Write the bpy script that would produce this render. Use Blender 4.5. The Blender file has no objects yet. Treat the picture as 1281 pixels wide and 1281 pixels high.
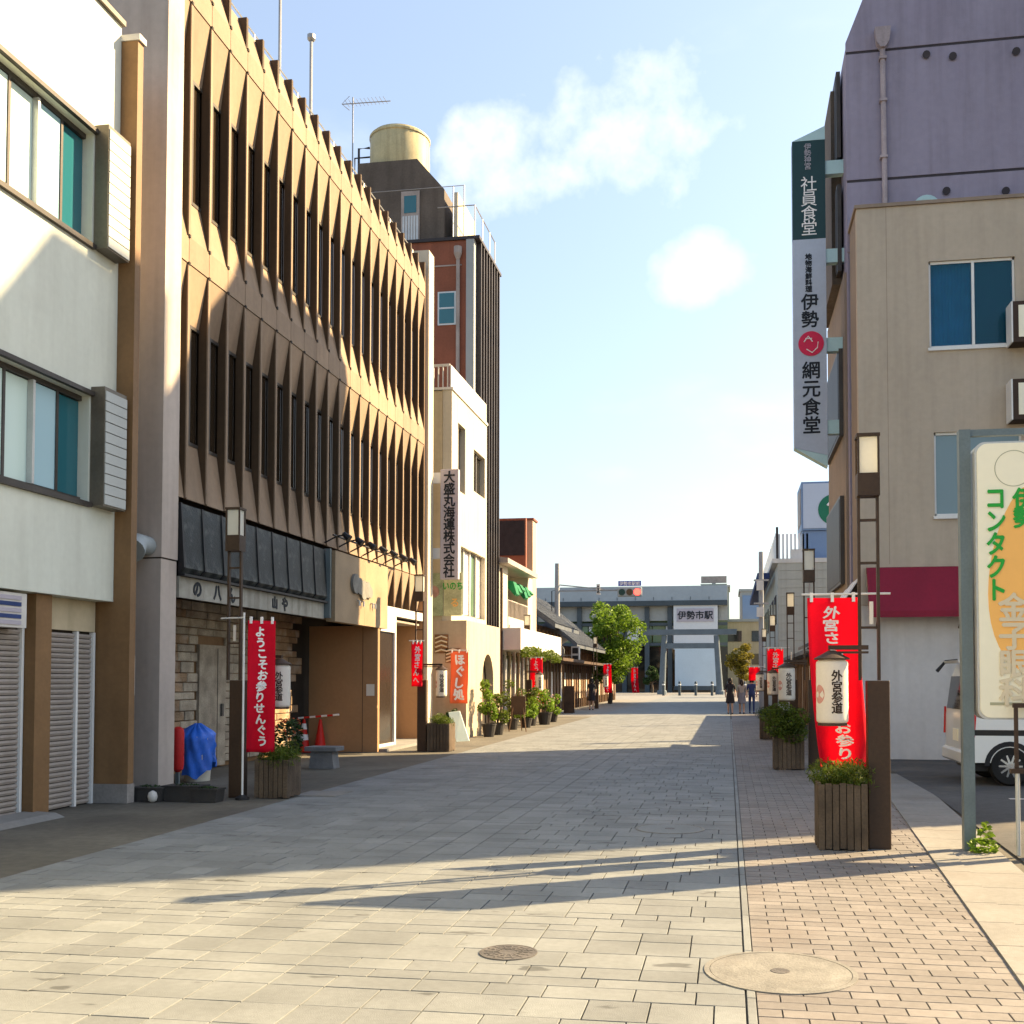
import bpy, bmesh, math, random
from mathutils import Vector, Matrix, noise as mnoise
R = math.radians
rnd = random.Random(7)
scene = bpy.context.scene
col = scene.collection

# ------------------------------------------------------------------ camera, sky, sun, exposure
FPX, PPX, PPY = 1300.0, 700.0, 804.6          # focal length and principal point of the 1281 px photograph
YAW, PITCH, EYE = math.atan((911 - PPX) / FPX), R(2.0), 1.55
cam_d = bpy.data.cameras.new('camera'); cam = bpy.data.objects.new('camera', cam_d); col.objects.link(cam)
cam_d.sensor_width = 36; cam_d.lens = 36 * FPX / 1281
cam_d.shift_x = -(PPX - 640.5) / 1281; cam_d.shift_y = (PPY - 640.5) / 1281
cam_d.clip_start = 0.05; cam_d.clip_end = 3000
cam.location = (0, 0, EYE); cam.rotation_euler = (R(90) + PITCH, 0, YAW)
scene.camera = cam

SUN_AZ, SUN_EL = math.atan2(.85, .527), R(33)   # azimuth clockwise from +Y
SUN_DIR = Vector((math.sin(SUN_AZ) * math.cos(SUN_EL), math.cos(SUN_AZ) * math.cos(SUN_EL), math.sin(SUN_EL)))

def ray(px, py):
    x = (px - PPX) / FPX; u = -(py - PPY) / FPX
    y = math.cos(PITCH) - u * math.sin(PITCH); z = math.sin(PITCH) + u * math.cos(PITCH)
    return Vector((x * math.cos(YAW) - y * math.sin(YAW), x * math.sin(YAW) + y * math.cos(YAW), z))
def atX(px, py, X): d = ray(px, py); return Vector((0, 0, EYE)) + d * (X / d.x)
def atY(px, py, Y): d = ray(px, py); return Vector((0, 0, EYE)) + d * (Y / d.y)
def atZ(px, py, Z=0): d = ray(px, py); return Vector((0, 0, EYE)) + d * ((Z - EYE) / d.z)
def project(v):
    d = v - Vector((0, 0, EYE))
    x = d.x * math.cos(YAW) + d.y * math.sin(YAW); y = -d.x * math.sin(YAW) + d.y * math.cos(YAW)
    f = y * math.cos(PITCH) + d.z * math.sin(PITCH); u = -y * math.sin(PITCH) + d.z * math.cos(PITCH)
    if f < .1: return None
    return PPX + FPX * x / f, PPY - FPX * u / f

world = bpy.data.worlds.new('World'); scene.world = world; world.use_nodes = True
nt = world.node_tree; nt.nodes.clear()
def N(tree, t, **kw):
    n = tree.nodes.new(t)
    for k, v in kw.items(): setattr(n, k, v)
    return n
wo = N(nt, 'ShaderNodeOutputWorld'); bg = N(nt, 'ShaderNodeBackground')
sky = N(nt, 'ShaderNodeTexSky', sky_type='NISHITA', sun_disc=False, sun_elevation=SUN_EL, sun_rotation=SUN_AZ,
        air_density=1.25, dust_density=2.2, ozone_density=3.2)
bg.inputs['Strength'].default_value = .07
tc = N(nt, 'ShaderNodeTexCoord')
nz = N(nt, 'ShaderNodeTexNoise'); nz.inputs['Scale'].default_value = 7.0; nz.inputs['Detail'].default_value = 9; nz.inputs['Roughness'].default_value = .55
nt.links.new(tc.outputs['Generated'], nz.inputs['Vector'])
def math_node(tree, op, a, b=None, clamp=False):
    n = N(tree, 'ShaderNodeMath', operation=op, use_clamp=clamp)
    for i, v in enumerate((a, b)):
        if v is None: continue
        if isinstance(v, (int, float)): n.inputs[i].default_value = v
        else: tree.links.new(v, n.inputs[i])
    return n.outputs[0]
def cloud(px, py, wide, tall, tilt, soft=1.35):
    # one cumulus patch: an elliptical region of the sky dome broken up by the noise
    c = ray(px, py).normalized(); right = Vector((c.y, -c.x, 0)).normalized(); up = right.cross(c)
    a, b = right * math.cos(tilt) + up * math.sin(tilt), up * math.cos(tilt) - right * math.sin(tilt)
    def dot(v, s):
        n = N(nt, 'ShaderNodeVectorMath', operation='DOT_PRODUCT'); nt.links.new(tc.outputs['Generated'], n.inputs[0]); n.inputs[1].default_value = v / s
        return n.outputs['Value']
    da, db, dc = dot(a, wide), dot(b, tall), dot(c, 1)
    r2 = math_node(nt, 'ADD', math_node(nt, 'MULTIPLY', da, da), math_node(nt, 'MULTIPLY', db, db))
    m = math_node(nt, 'SUBTRACT', 1.0, r2)
    m = math_node(nt, 'MULTIPLY', m, math_node(nt, 'GREATER_THAN', dc, 0))
    m = math_node(nt, 'ADD', m, math_node(nt, 'MULTIPLY', math_node(nt, 'SUBTRACT', nz.outputs['Fac'], .5), 4.6))
    mr = N(nt, 'ShaderNodeMapRange', interpolation_type='SMOOTHSTEP'); nt.links.new(m, mr.inputs[0])
    mr.inputs[1].default_value = -.1; mr.inputs[2].default_value = soft
    return math_node(nt, 'MULTIPLY', mr.outputs[0], math_node(nt, 'GREATER_THAN', dc, .2))
m1 = cloud(700, 185, .155, .075, R(16)); m2 = cloud(875, 356, .082, .043, R(-6), 2.2)
n2 = N(nt, 'ShaderNodeTexNoise'); n2.inputs['Scale'].default_value = 3.2; n2.inputs['Detail'].default_value = 8
mp = N(nt, 'ShaderNodeMapping'); mp.inputs['Scale'].default_value = (1, 1, 2.4); mp.inputs['Location'].default_value = (3.1, 1.7, .4)
nt.links.new(tc.outputs['Generated'], mp.inputs[0]); nt.links.new(mp.outputs[0], n2.inputs['Vector'])
mr = N(nt, 'ShaderNodeMapRange', interpolation_type='SMOOTHSTEP'); nt.links.new(n2.outputs['Fac'], mr.inputs[0])
mr.inputs[1].default_value = .58; mr.inputs[2].default_value = .78
thin = math_node(nt, 'ADD', math_node(nt, 'MULTIPLY', mr.outputs[0], .35), .20)
msum = math_node(nt, 'MAXIMUM', math_node(nt, 'MAXIMUM', m1, m2), thin)
msum = math_node(nt, 'MULTIPLY', msum, .85, True)
mix = N(nt, 'ShaderNodeMixRGB'); nt.links.new(msum, mix.inputs[0]); nt.links.new(sky.outputs[0], mix.inputs[1])
mix.inputs[2].default_value = (5.6, 5.7, 5.7, 1)
nt.links.new(mix.outputs[0], bg.inputs['Color']); nt.links.new(bg.outputs[0], wo.inputs[0])

sun_d = bpy.data.lights.new('sun', 'SUN'); sun = bpy.data.objects.new('sun', sun_d); col.objects.link(sun)
sun_d.energy = 5.0; sun_d.angle = R(.5); sun_d.color = (1, .74, .41)
sun.rotation_euler = SUN_DIR.to_track_quat('Z', 'Y').to_euler(); sun.location = (40, 25, 45)

scene.view_settings.view_transform = 'Standard'; scene.view_settings.look = 'None'
scene.view_settings.exposure = 1.9; scene.view_settings.gamma = 1.0; scene.view_settings.use_curve_mapping = False
scene.render.engine = 'CYCLES'; scene.cycles.max_bounces = 6

# ------------------------------------------------------------------ materials
def mat(name, c, rough=.75, var=.14, scale=2.0, bump=.15, bscale=60, spec=.3, metal=0.0, streak=0.0, tone=None, trans=0.0, coat=0.0, dirt=None, spots=False):
    m = bpy.data.materials.new(name); m.use_nodes = True; t = m.node_tree; b = t.nodes['Principled BSDF']
    L = t.links.new
    o = N(t, 'ShaderNodeNewGeometry').outputs['Position'] if tone else N(t, 'ShaderNodeTexCoord').outputs['Object']
    def nse(s, det=5, mapping=None):
        n = N(t, 'ShaderNodeTexNoise'); n.inputs['Scale'].default_value = s; n.inputs['Detail'].default_value = det
        if mapping:
            q = N(t, 'ShaderNodeMapping'); q.inputs['Scale'].default_value = mapping; L(o, q.inputs[0]); L(q.outputs[0], n.inputs[0])
        else: L(o, n.inputs[0])
        return n.outputs['Fac']
    def mixc(f, a, bb, blend='MIX'):
        n = N(t, 'ShaderNodeMixRGB', blend_type=blend)
        for i, v in ((0, f), (1, a), (2, bb)):
            if isinstance(v, float): n.inputs[i].default_value = v
            elif isinstance(v, tuple): n.inputs[i].default_value = v
            else: L(v, n.inputs[i])
        return n.outputs[0]
    def ramp(f, lo, hi):
        n = N(t, 'ShaderNodeMapRange'); L(f, n.inputs[0]); n.inputs[1].default_value = lo; n.inputs[2].default_value = hi
        return n.outputs[0]
    def sc(k): return (min(1, c[0] * k), min(1, c[1] * k), min(1, c[2] * k), 1)
    cur = mixc(ramp(nse(scale), .3, .7), sc(1 - var), sc(1 + var))
    cur = mixc(ramp(nse(scale * 14, 3), .3, .7), cur, mixc(1.0, cur, (1 - var, 1 - var, 1 - var, 1), 'MULTIPLY'))
    if streak:
        s = ramp(nse(1.0, 6, (5, 5, .35)), .45, .75)
        s2 = math_node(t, 'MULTIPLY', s, streak)
        cur = mixc(s2, cur, mixc(1.0, cur, (.42, .38, .33, 1), 'MULTIPLY'))
    if dirt:
        s = math_node(t, 'MULTIPLY', ramp(nse(dirt[1], 7), .52, .72), dirt[0])
        cur = mixc(s, cur, (dirt[2][0], dirt[2][1], dirt[2][2], 1))
    if spots:
        s = math_node(t, 'MULTIPLY', ramp(nse(1.0, 3, (2.2, 5.5, 1)), .665, .70), .75)
        cur = mixc(s, cur, mixc(1.0, cur, (.35, .34, .33, 1), 'MULTIPLY'))
    if tone == 'attribute':
        a = N(t, 'ShaderNodeAttribute', attribute_name='tone').outputs['Fac']
        cur = mixc(1.0, cur, mixc(a, (.85, .845, .84, 1), (1.08, 1.075, 1.06, 1)), 'MULTIPLY')
    elif tone == 'random':
        a = N(t, 'ShaderNodeObjectInfo').outputs['Random']
        cur = mixc(1.0, cur, mixc(a, (.85, .845, .84, 1), (1.08, 1.075, 1.06, 1)), 'MULTIPLY')
    L(cur, b.inputs['Base Color'])
    b.inputs['Roughness'].default_value = rough; b.inputs['Metallic'].default_value = metal
    b.inputs['Specular IOR Level'].default_value = spec
    b.inputs['Coat Weight'].default_value = coat; b.inputs['Coat Roughness'].default_value = .05
    if bump:
        bp = N(t, 'ShaderNodeBump'); bp.inputs['Strength'].default_value = bump; bp.inputs['Distance'].default_value = .01
        L(nse(bscale, 4), bp.inputs['Height']); L(bp.outputs[0], b.inputs['Normal'])
    if trans:
        out = t.nodes['Material Output']; tr = N(t, 'ShaderNodeBsdfTranslucent'); L(cur, tr.inputs[0])
        ms = N(t, 'ShaderNodeMixShader'); ms.inputs[0].default_value = trans; L(b.outputs[0], ms.inputs[1]); L(tr.outputs[0], ms.inputs[2]); L(ms.outputs[0], out.inputs[0])
    return m
def glass(name, c, rough=.04, see=0.0):
    m = bpy.data.materials.new(name); m.use_nodes = True; t = m.node_tree; b = t.nodes['Principled BSDF']
    b.inputs['Base Color'].default_value = (*c, 1); b.inputs['Roughness'].default_value = rough; b.inputs['Specular IOR Level'].default_value = .6
    o = N(t, 'ShaderNodeTexCoord').outputs['Object']; n = N(t, 'ShaderNodeTexNoise'); n.inputs['Scale'].default_value = 1.3
    bp = N(t, 'ShaderNodeBump'); bp.inputs['Strength'].default_value = .05; bp.inputs['Distance'].default_value = .02
    t.links.new(o, n.inputs[0]); t.links.new(n.outputs['Fac'], bp.inputs['Height']); t.links.new(bp.outputs[0], b.inputs['Normal'])
    if see:
        tr = N(t, 'ShaderNodeBsdfTransparent'); tr.inputs[0].default_value = (*[min(1, x * 3 + .35) for x in c], 1)
        ms = N(t, 'ShaderNodeMixShader'); ms.inputs[0].default_value = see
        t.links.new(b.outputs[0], ms.inputs[1]); t.links.new(tr.outputs[0], ms.inputs[2]); t.links.new(ms.outputs[0], t.nodes['Material Output'].inputs[0])
    return m
def glow(name, c, s):
    m = bpy.data.materials.new(name); m.use_nodes = True; b = m.node_tree.nodes['Principled BSDF']
    b.inputs['Base Color'].default_value = (*c, 1); b.inputs['Emission Color'].default_value = (*c, 1); b.inputs['Emission Strength'].default_value = s
    return m

MT = {
 'asphalt': mat('asphalt', (.10, .092, .085), .9, .25, .6, .5, 160, dirt=(.5, .8, (.17, .14, .11))),
 'asphalt_lot': mat('asphalt_lot', (.085, .085, .085), .9, .25, .6, .5, 160, dirt=(.5, 1.1, (.16, .14, .11))),
 'pavement': mat('pavement', (.135, .125, .10), .85, .25, .7, .5, 120, dirt=(.6, .9, (.06, .055, .05))),
 'joint': mat('joint', (.085, .08, .07), .95, .2, 3),
 'slab': mat('slab', (.20, .214, .215), .72, .13, 1.6, .35, 170, tone='random', dirt=(.45, 1.1, (.115, .125, .125)), spots=True),
 'slab_mass': mat('slab_mass', (.20, .214, .215), .72, .13, 1.6, .35, 170, tone='attribute', dirt=(.45, 1.1, (.115, .125, .125)), spots=True),
 'paver': mat('paver', (.205, .192, .182), .75, .14, 1.7, .4, 200, tone='random', dirt=(.45, 1.2, (.14, .115, .10))),
 'paver_mass': mat('paver_mass', (.205, .192, .182), .75, .14, 1.7, .4, 200, tone='attribute', dirt=(.45, 1.2, (.14, .115, .10))),
 'kerb': mat('kerb', (.225, .22, .205), .8, .15, 1.4, .4, 120, dirt=(.6, 1.0, (.17, .15, .13))),
 'iron': mat('iron', (.14, .13, .12), .6, .3, 6, .4, 90, metal=.3),
 'iron_pale': mat('iron_pale', (.215, .21, .19), .7, .25, 5, .4, 90, dirt=(.5, 3, (.13, .12, .105))),
 'cream': mat('cream', (.64, .66, .57), .8, .05, .8, .2, 140, streak=.18, dirt=(.15, .7, (.45, .42, .36))),
 'brown_paint': mat('brown_paint', (.22, .125, .055), .6, .12, 1.5, .15, 120, streak=.25),
 'plinth': mat('plinth', (.27, .25, .23), .85, .2, 2, .3, 90),
 'shutter': mat('shutter', (.34, .30, .265), .5, .1, 1.2, .05, 60, streak=.25),
 'steel': mat('steel', (.33, .33, .33), .45, .12, 2, .05, 60, metal=.5),
 'alu_dark': mat('alu_dark', (.07, .062, .055), .45, .15, 3, .05, metal=.3),
 'alu_bronze': mat('alu_bronze', (.15, .13, .10), .4, .15, 2, .05, metal=.3),
 'alu_light': mat('alu_light', (.55, .55, .53), .4, .08, 3, .05, metal=.4),
 'box_slat': mat('box_slat', (.42, .44, .42), .5, .06, 2, .05),
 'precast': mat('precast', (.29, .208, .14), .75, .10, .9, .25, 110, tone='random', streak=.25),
 'precast_fin_shaded': mat('precast_fin_shaded', (.075, .046, .024), .75, .14, 1.1, .25, 110, streak=.2),  # fins darker than the panels: their shade is put into the colour
 'endwall': mat('endwall', (.50, .43, .375), .85, .08, .7, .25, 90, streak=.3),
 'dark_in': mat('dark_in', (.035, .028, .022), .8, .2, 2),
 'ceiling': mat('ceiling', (.30, .26, .22), .85, .1, 1),
 'blackboard': mat('blackboard', (.022, .03, .034), .55, .5, 4, .5, 40, dirt=(.7, 5, (.11, .12, .11))),
 'pale_fascia': mat('pale_fascia', (.40, .385, .33), .8, .15, 1.2, .3, 60, streak=.7, dirt=(.6, 1.3, (.16, .15, .12))),
 'stone': mat('stone', (.36, .245, .15), .85, .35, 3.5, .8, 25, tone='random', dirt=(.7, 3, (.46, .42, .36))),
 'stone_grey': mat('stone_grey', (.46, .40, .31), .85, .3, 3.5, .8, 25, tone='random', dirt=(.6, 3, (.20, .16, .12))),
 'brown_wall': mat('brown_wall', (.36, .20, .095), .7, .08, 1.2, .2, 100),
 'plywood': mat('plywood', (.33, .24, .145), .6, .14, 2.2, .15, 60, tone='random'),
 'white_paint': mat('white_paint', (.62, .60, .56), .6, .06, 2, .1, 60, streak=.2),
 'grey_paint': mat('grey_paint', (.32, .36, .37), .55, .1, 2, .1, 60, streak=.2),
 'c_wall': mat('c_wall', (.50, .455, .36), .8, .07, .7, .2, 110, streak=.25),
 'c_side': mat('c_side', (.50, .42, .28), .8, .1, .7, .2, 110, streak=.3),
 'c_shop': mat('c_shop', (.46, .37, .265), .8, .08, .9, .2, 90, streak=.2),
 'd_brick': mat('d_brick', (.24, .082, .045), .75, .14, 1.2, .3, 60, streak=.3),
 'd_metal': mat('d_metal', (.035, .028, .028), .5, .2, 2, .1),
 'd_light': mat('d_light', (.35, .30, .27), .6, .15, 2, .1),
 'd_top': mat('d_top', (.13, .105, .085), .8, .2, 1.2, .3, 60, streak=.4),
 'tank': mat('tank', (.50, .43, .24), .6, .15, 1.5, .2, 40, streak=.6),
 'tile_roof': mat('tile_roof', (.10, .115, .135), .6, .2, 2.5, .2, 40),
 'wood_dark': mat('wood_dark', (.085, .05, .03), .7, .3, 3, .3, 50),
 'wood': mat('wood', (.20, .12, .065), .7, .3, 3, .3, 50),
 'planter_wood': mat('planter_wood', (.12, .088, .06), .8, .3, 3.5, .5, 40, tone='random', streak=.4),
 'lamp_brown': mat('lamp_brown', (.062, .036, .021), .55, .2, 2, .1, 60),
 'lamp_glass': mat('lamp_glass', (.85, .83, .74), .35, .03, 2, 0, trans=.4),
 'paper': mat('paper', (.86, .80, .70), .8, .05, 4, .1, 90, trans=.25),
 'paper_pink': mat('paper_pink', (.66, .32, .26), .8, .08, 4, 0),
 'red_cloth': mat('red_cloth', (.84, .006, .04), .8, .06, 4, .2, 150, trans=.5),
 'white_cloth': mat('white_cloth', (.85, .82, .80), .8, .03, 4, 0),
 'orange_cloth': mat('orange_cloth', (.80, .20, .08), .8, .05, 4, .1, 120, trans=.3),
 'ink': mat('ink', (.015, .02, .028), .7, .1, 4, 0),
 'ink_brown': mat('ink_brown', (.05, .03, .02), .7, .1, 4, 0),
 'purple': mat('purple', (.29, .265, .345), .85, .08, .5, .35, 60, streak=.3, dirt=(.3, .8, (.23, .20, .28))),
 'purple_lip': mat('purple_lip', (.05, .045, .055), .8, .1, 1),
 'pipe': mat('pipe', (.40, .34, .36), .6, .15, 2, .1, 60, streak=.5),
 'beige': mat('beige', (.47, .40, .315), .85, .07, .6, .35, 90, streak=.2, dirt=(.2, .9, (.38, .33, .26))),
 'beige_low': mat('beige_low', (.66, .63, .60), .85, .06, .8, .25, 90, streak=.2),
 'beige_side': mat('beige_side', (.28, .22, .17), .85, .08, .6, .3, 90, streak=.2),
 'burgundy': mat('burgundy', (.24, .008, .03), .6, .1, 1.5, .1, 60),
 'curtain': mat('curtain', (.34, .62, .72), .85, .15, 3, .1, 40),
 'sign_teal': mat('sign_teal', (.012, .045, .048), .4, .1, 2, 0),
 'sign_blue': mat('sign_blue', (.42, .47, .56), .45, .06, 1.2, 0),
 'sign_cap': mat('sign_cap', (.42, .60, .62), .4, .05, 2, 0),
 'sign_grey': mat('sign_grey', (.42, .39, .44), .5, .05, 1, 0),
 'sign_red': mat('sign_red', (.62, .015, .07), .5, .05, 2, 0),
 'sign_pale': mat('sign_pale', (.92, .86, .66), .35, .03, 1, 0, spec=.5),
 'sign_orange': mat('sign_orange', (.95, .50, .12), .35, .03, 1, 0, spec=.5),
 'sign_green': mat('sign_green', (.02, .36, .04), .4, .03, 1, 0),
 'sign_buff': mat('sign_buff', (.70, .60, .42), .4, .03, 1, 0),
 'sign_line': mat('sign_line', (.42, .40, .26), .4, .03, 1, 0),
 'post_steel': mat('post_steel', (.16, .20, .21), .5, .12, 3, .1, 60, metal=.2, streak=.2),
 'van_white': mat('van_white', (.74, .74, .71), .3, .02, 1, 0, spec=.5, coat=.6),
 'black_plastic': mat('black_plastic', (.02, .02, .022), .55, .15, 5, .1, 80),
 'rubber': mat('rubber', (.018, .018, .018), .85, .2, 6, .3, 60),
 'chrome': mat('chrome', (.6, .6, .6), .25, .05, 4, 0, metal=.9),
 'tail_red': mat('tail_red', (.55, .01, .01), .2, .1, 20, .2, 40, spec=.6),
 'red_paint': mat('red_paint', (.55, .02, .02), .5, .1, 3, .1, 60),
 'tarp': mat('tarp', (.03, .17, .75), .4, .15, 5, .2, 30, spec=.5),
 'bucket': mat('bucket', (.62, .60, .50), .6, .1, 3, .1),
 'cone_red': mat('cone_red', (.62, .02, .012), .5, .1, 3, 0),
 'bench_stone': mat('bench_stone', (.20, .20, .20), .8, .2, 4, .4, 60),
 'leaf': mat('leaf', (.12, .17, .018), .6, .45, 5, 0, trans=.35, tone='attribute'),
 'leaf_dark': mat('leaf_dark', (.035, .075, .018), .6, .4, 5, 0, trans=.3, tone='attribute'),
 'leaf_light': mat('leaf_light', (.19, .31, .025), .6, .4, 5, 0, trans=.4, tone='attribute'),
 'flower': mat('flower', (.70, .42, .34), .6, .3, 6, 0, trans=.3),
 'bark': mat('bark', (.10, .075, .055), .9, .3, 5, .8, 25),
 'soil': mat('soil', (.05, .038, .028), .95, .3, 5, .8, 40),
 'pot_dark': mat('pot_dark', (.045, .042, .04), .7, .2, 4, .2),
 'station_grey': mat('station_grey', (.33, .35, .345), .7, .08, .2, .1, 20),
 'station_dark': mat('station_dark', (.06, .08, .095), .5, .15, .4, 0),
 'station_white': mat('station_white', (.62, .64, .66), .6, .04, .3, 0),
 'station_blue': mat('station_blue', (.50, .60, .68), .6, .05, .4, 0),
 'torii': mat('torii', (.12, .15, .175), .6, .15, 1, .2),
 'far_wall': mat('far_wall', (.40, .40, .38), .85, .08, .2, 0),
 'far_green': mat('far_green', (.30, .35, .32), .85, .1, .3, 0),
 'g_wall': mat('g_wall', (.42, .42, .37), .8, .06, .5, .15, 40, streak=.25),
 'g_blue': mat('g_blue', (.17, .26, .42), .5, .05, .8, 0),
 'g_face': mat('g_face', (.48, .55, .66), .5, .03, .8, 0),
 'g_green': mat('g_green', (.01, .16, .09), .5, .05, 1, 0),
 'awning_green': mat('awning_green', (.01, .22, .09), .7, .25, 3, .2, 60, trans=.3),
 'poster_a': mat('poster_a', (.42, .48, .28), .6, .35, 3, 0),
 'poster_b': mat('poster_b', (.60, .60, .34), .6, .25, 2, 0),
 'art_wood': mat('art_wood', (.25, .13, .06), .7, .4, 6, .2),
 'skin': mat('skin', (.55, .34, .24), .6, .05, 5, 0),
 'hair': mat('hair', (.015, .011, .010), .6, .2, 8, 0),
 'cloth_dark': mat('cloth_dark', (.025, .022, .026), .85, .2, 6, 0),
 'cloth_grey': mat('cloth_grey', (.22, .22, .26), .85, .15, 6, 0),
 'cloth_blue': mat('cloth_blue', (.035, .06, .17), .85, .15, 6, 0),
 'cloth_sand': mat('cloth_sand', (.38, .34, .30), .85, .15, 6, 0),
 'signal_off': mat('signal_off', (.10, .06, .03), .4, .1, 4, 0),
 'signal_green': mat('signal_green', (.01, .05, .045), .4, .1, 4, 0),
 'signal_blue': mat('signal_blue', (.03, .06, .40), .5, .05, 3, 0),
 'glass_dark': glass('glass_dark', (.018, .018, .015)),
 'glass_brown': glass('glass_brown', (.030, .020, .012), .12),
 'glass_teal': glass('glass_teal', (.02, .12, .15), .06),
 'glass_frost': glass('glass_frost', (.58, .72, .66), .3),
 'glass_frost_blue': glass('glass_frost_blue', (.32, .50, .56), .2),
 'glass_dim': glass('glass_dim', (.17, .25, .28), .25),
 'glass_clear': glass('glass_clear', (.02, .13, .19), .03, .66),
 'glass_green': glass('glass_green', (.10, .17, .10), .1),
 'signal_red': glow('signal_red', (1.0, .03, .02), 3.0),
 'alu_white': mat('alu_white', (.72, .72, .70), .45, .05, 3, 0),
 'concrete_pole': mat('concrete_pole', (.30, .31, .32), .8, .12, 2, .2),
 'weathered': mat('weathered', (.34, .33, .30), .8, .15, 1.5, .2, 60, streak=.5),
 'leaf_yellow': mat('leaf_yellow', (.24, .20, .02), .6, .4, 5, 0, trans=.35, tone='attribute'),
}

# ------------------------------------------------------------------ mesh helpers
W = {}                                               # world position of every object that parents others
class MB:
    def __init__(s): s.v = []; s.f = []; s.t = []; s.smooth = False
    def add(s, vs, fs, tone=.5):
        o = len(s.v); s.v += [Vector(v) for v in vs]; s.f += [tuple(i + o for i in f) for f in fs]; s.t += [tone] * len(fs); return s
    def box(s, x0, x1, y0, y1, z0, z1, tone=.5):
        return s.add([(x, y, z) for z in (z0, z1) for y in (y0, y1) for x in (x0, x1)],
                     [(0, 2, 3, 1), (4, 5, 7, 6), (0, 1, 5, 4), (2, 6, 7, 3), (0, 4, 6, 2), (1, 3, 7, 5)], tone)
    def chamfer_box(s, x0, x1, y0, y1, z0, z1, c, tone=.5):   # top edges cut by c
        b = [(x0, y0), (x1, y0), (x1, y1), (x0, y1)]; t = [(x0 + c, y0 + c), (x1 - c, y0 + c), (x1 - c, y1 - c), (x0 + c, y1 - c)]
        vs = [(x, y, z0) for x, y in b] + [(x, y, z1 - c) for x, y in b] + [(x, y, z1) for x, y in t]
        fs = []
        for k in (0, 4):
            for i in range(4): j = (i + 1) % 4; fs.append((k + i, k + j, k + 4 + j, k + 4 + i))
        fs.append((8, 9, 10, 11)); fs.append((3, 2, 1, 0))
        return s.add(vs, fs, tone)
    def prism(s, pts, axis, a, b):                    # polygon of 2D points extruded along an axis
        n = len(pts)
        def pt(p, q): return (q, p[0], p[1]) if axis == 'x' else (p[0], q, p[1]) if axis == 'y' else (p[0], p[1], q)
        vs = [pt(p, a) for p in pts] + [pt(p, b) for p in pts]
        fs = [tuple(range(n)), tuple(range(2 * n - 1, n - 1, -1))] + [(i, n + i, n + (i + 1) % n, (i + 1) % n) for i in range(n)]
        return s.add(vs, fs)
    def lathe(s, prof, cx=0, cy=0, n=20, cap=True):   # profile of (r, z) about a vertical axis
        vs = [(cx + r * math.cos(2 * math.pi * i / n), cy + r * math.sin(2 * math.pi * i / n), z) for r, z in prof for i in range(n)]
        fs = [(k * n + i, k * n + (i + 1) % n, (k + 1) * n + (i + 1) % n, (k + 1) * n + i) for k in range(len(prof) - 1) for i in range(n)]
        if cap: fs += [tuple(range(n - 1, -1, -1)), tuple(range((len(prof) - 1) * n, len(prof) * n))]
        return s.add(vs, fs)
    def tube(s, pts, r, n=8):
        pts = [Vector(p) for p in pts]; rs = r if isinstance(r, (list, tuple)) else [r] * len(pts); vs = []; fs = []
        for i, p in enumerate(pts):
            d = (pts[min(i + 1, len(pts) - 1)] - pts[max(i - 1, 0)]).normalized()
            a = d.cross(Vector((0, 0, 1)) if abs(d.z) < .9 else Vector((1, 0, 0))).normalized(); b = d.cross(a)
            vs += [p + (a * math.cos(2 * math.pi * k / n) + b * math.sin(2 * math.pi * k / n)) * rs[i] for k in range(n)]
        for i in range(len(pts) - 1):
            fs += [(i * n + k, i * n + (k + 1) % n, (i + 1) * n + (k + 1) % n, (i + 1) * n + k) for k in range(n)]
        fs += [tuple(range(n - 1, -1, -1)), tuple(range((len(pts) - 1) * n, len(pts) * n))]
        return s.add(vs, fs)
    def disc(s, c, r, axis='y', th=.02, n=28, ry=None):
        ry = ry or r; pts = [(r * math.cos(2 * math.pi * i / n), ry * math.sin(2 * math.pi * i / n)) for i in range(n)]
        if axis == 'y': return s.prism([(c[0] + p[0], c[2] + p[1]) for p in pts], 'y', c[1], c[1] + th)
        if axis == 'x': return s.prism([(c[1] + p[0], c[2] + p[1]) for p in pts], 'x', c[0], c[0] + th)
        return s.prism([(c[0] + p[0], c[1] + p[1]) for p in pts], 'z', c[2], c[2] + th)
    def leaves(s, c, rad, n, size, rng, shell=.55, flat=.0, blade=0.0):
        c = Vector(c)
        for _ in range(n):
            while True:
                p = Vector((rng.uniform(-1, 1), rng.uniform(-1, 1), rng.uniform(-1, 1)))
                if p.length <= 1 and p.length > 0: break
            p = p.normalized() * (p.length ** (1 - shell))
            q = c + Vector((p.x * rad[0], p.y * rad[1], p.z * rad[2]))
            z = size * rng.uniform(.6, 1.4)
            u = Vector((rng.gauss(0, 1), rng.gauss(0, 1), rng.gauss(0, .5 + blade * 3))).normalized()
            w = u.cross(Vector((rng.gauss(0, 1), rng.gauss(0, 1), rng.gauss(0, 1)))).normalized()
            wd = .5 if not blade else .16
            s.add([q - u * z * .6, q + w * z * wd * .6, q + u * z * .6, q - w * z * wd * .6], [(0, 1, 2, 3)], rng.random())
        return s
    def mesh(s, name, m, off=Vector((0, 0, 0)), fix=True):
        me = bpy.data.meshes.new(name); me.from_pydata([v - off for v in s.v], [], s.f)
        if m is not None: me.materials.append(m if not isinstance(m, str) else MT[m])
        a = me.attributes.new('tone', 'FLOAT', 'FACE'); a.data.foreach_set('value', s.t)
        me.update()
        if fix and len(s.f) < 4000:
            b = bmesh.new(); b.from_mesh(me); bmesh.ops.recalc_face_normals(b, faces=b.faces); b.to_mesh(me); b.free()
        if s.smooth: me.shade_smooth()
        return me
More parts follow.
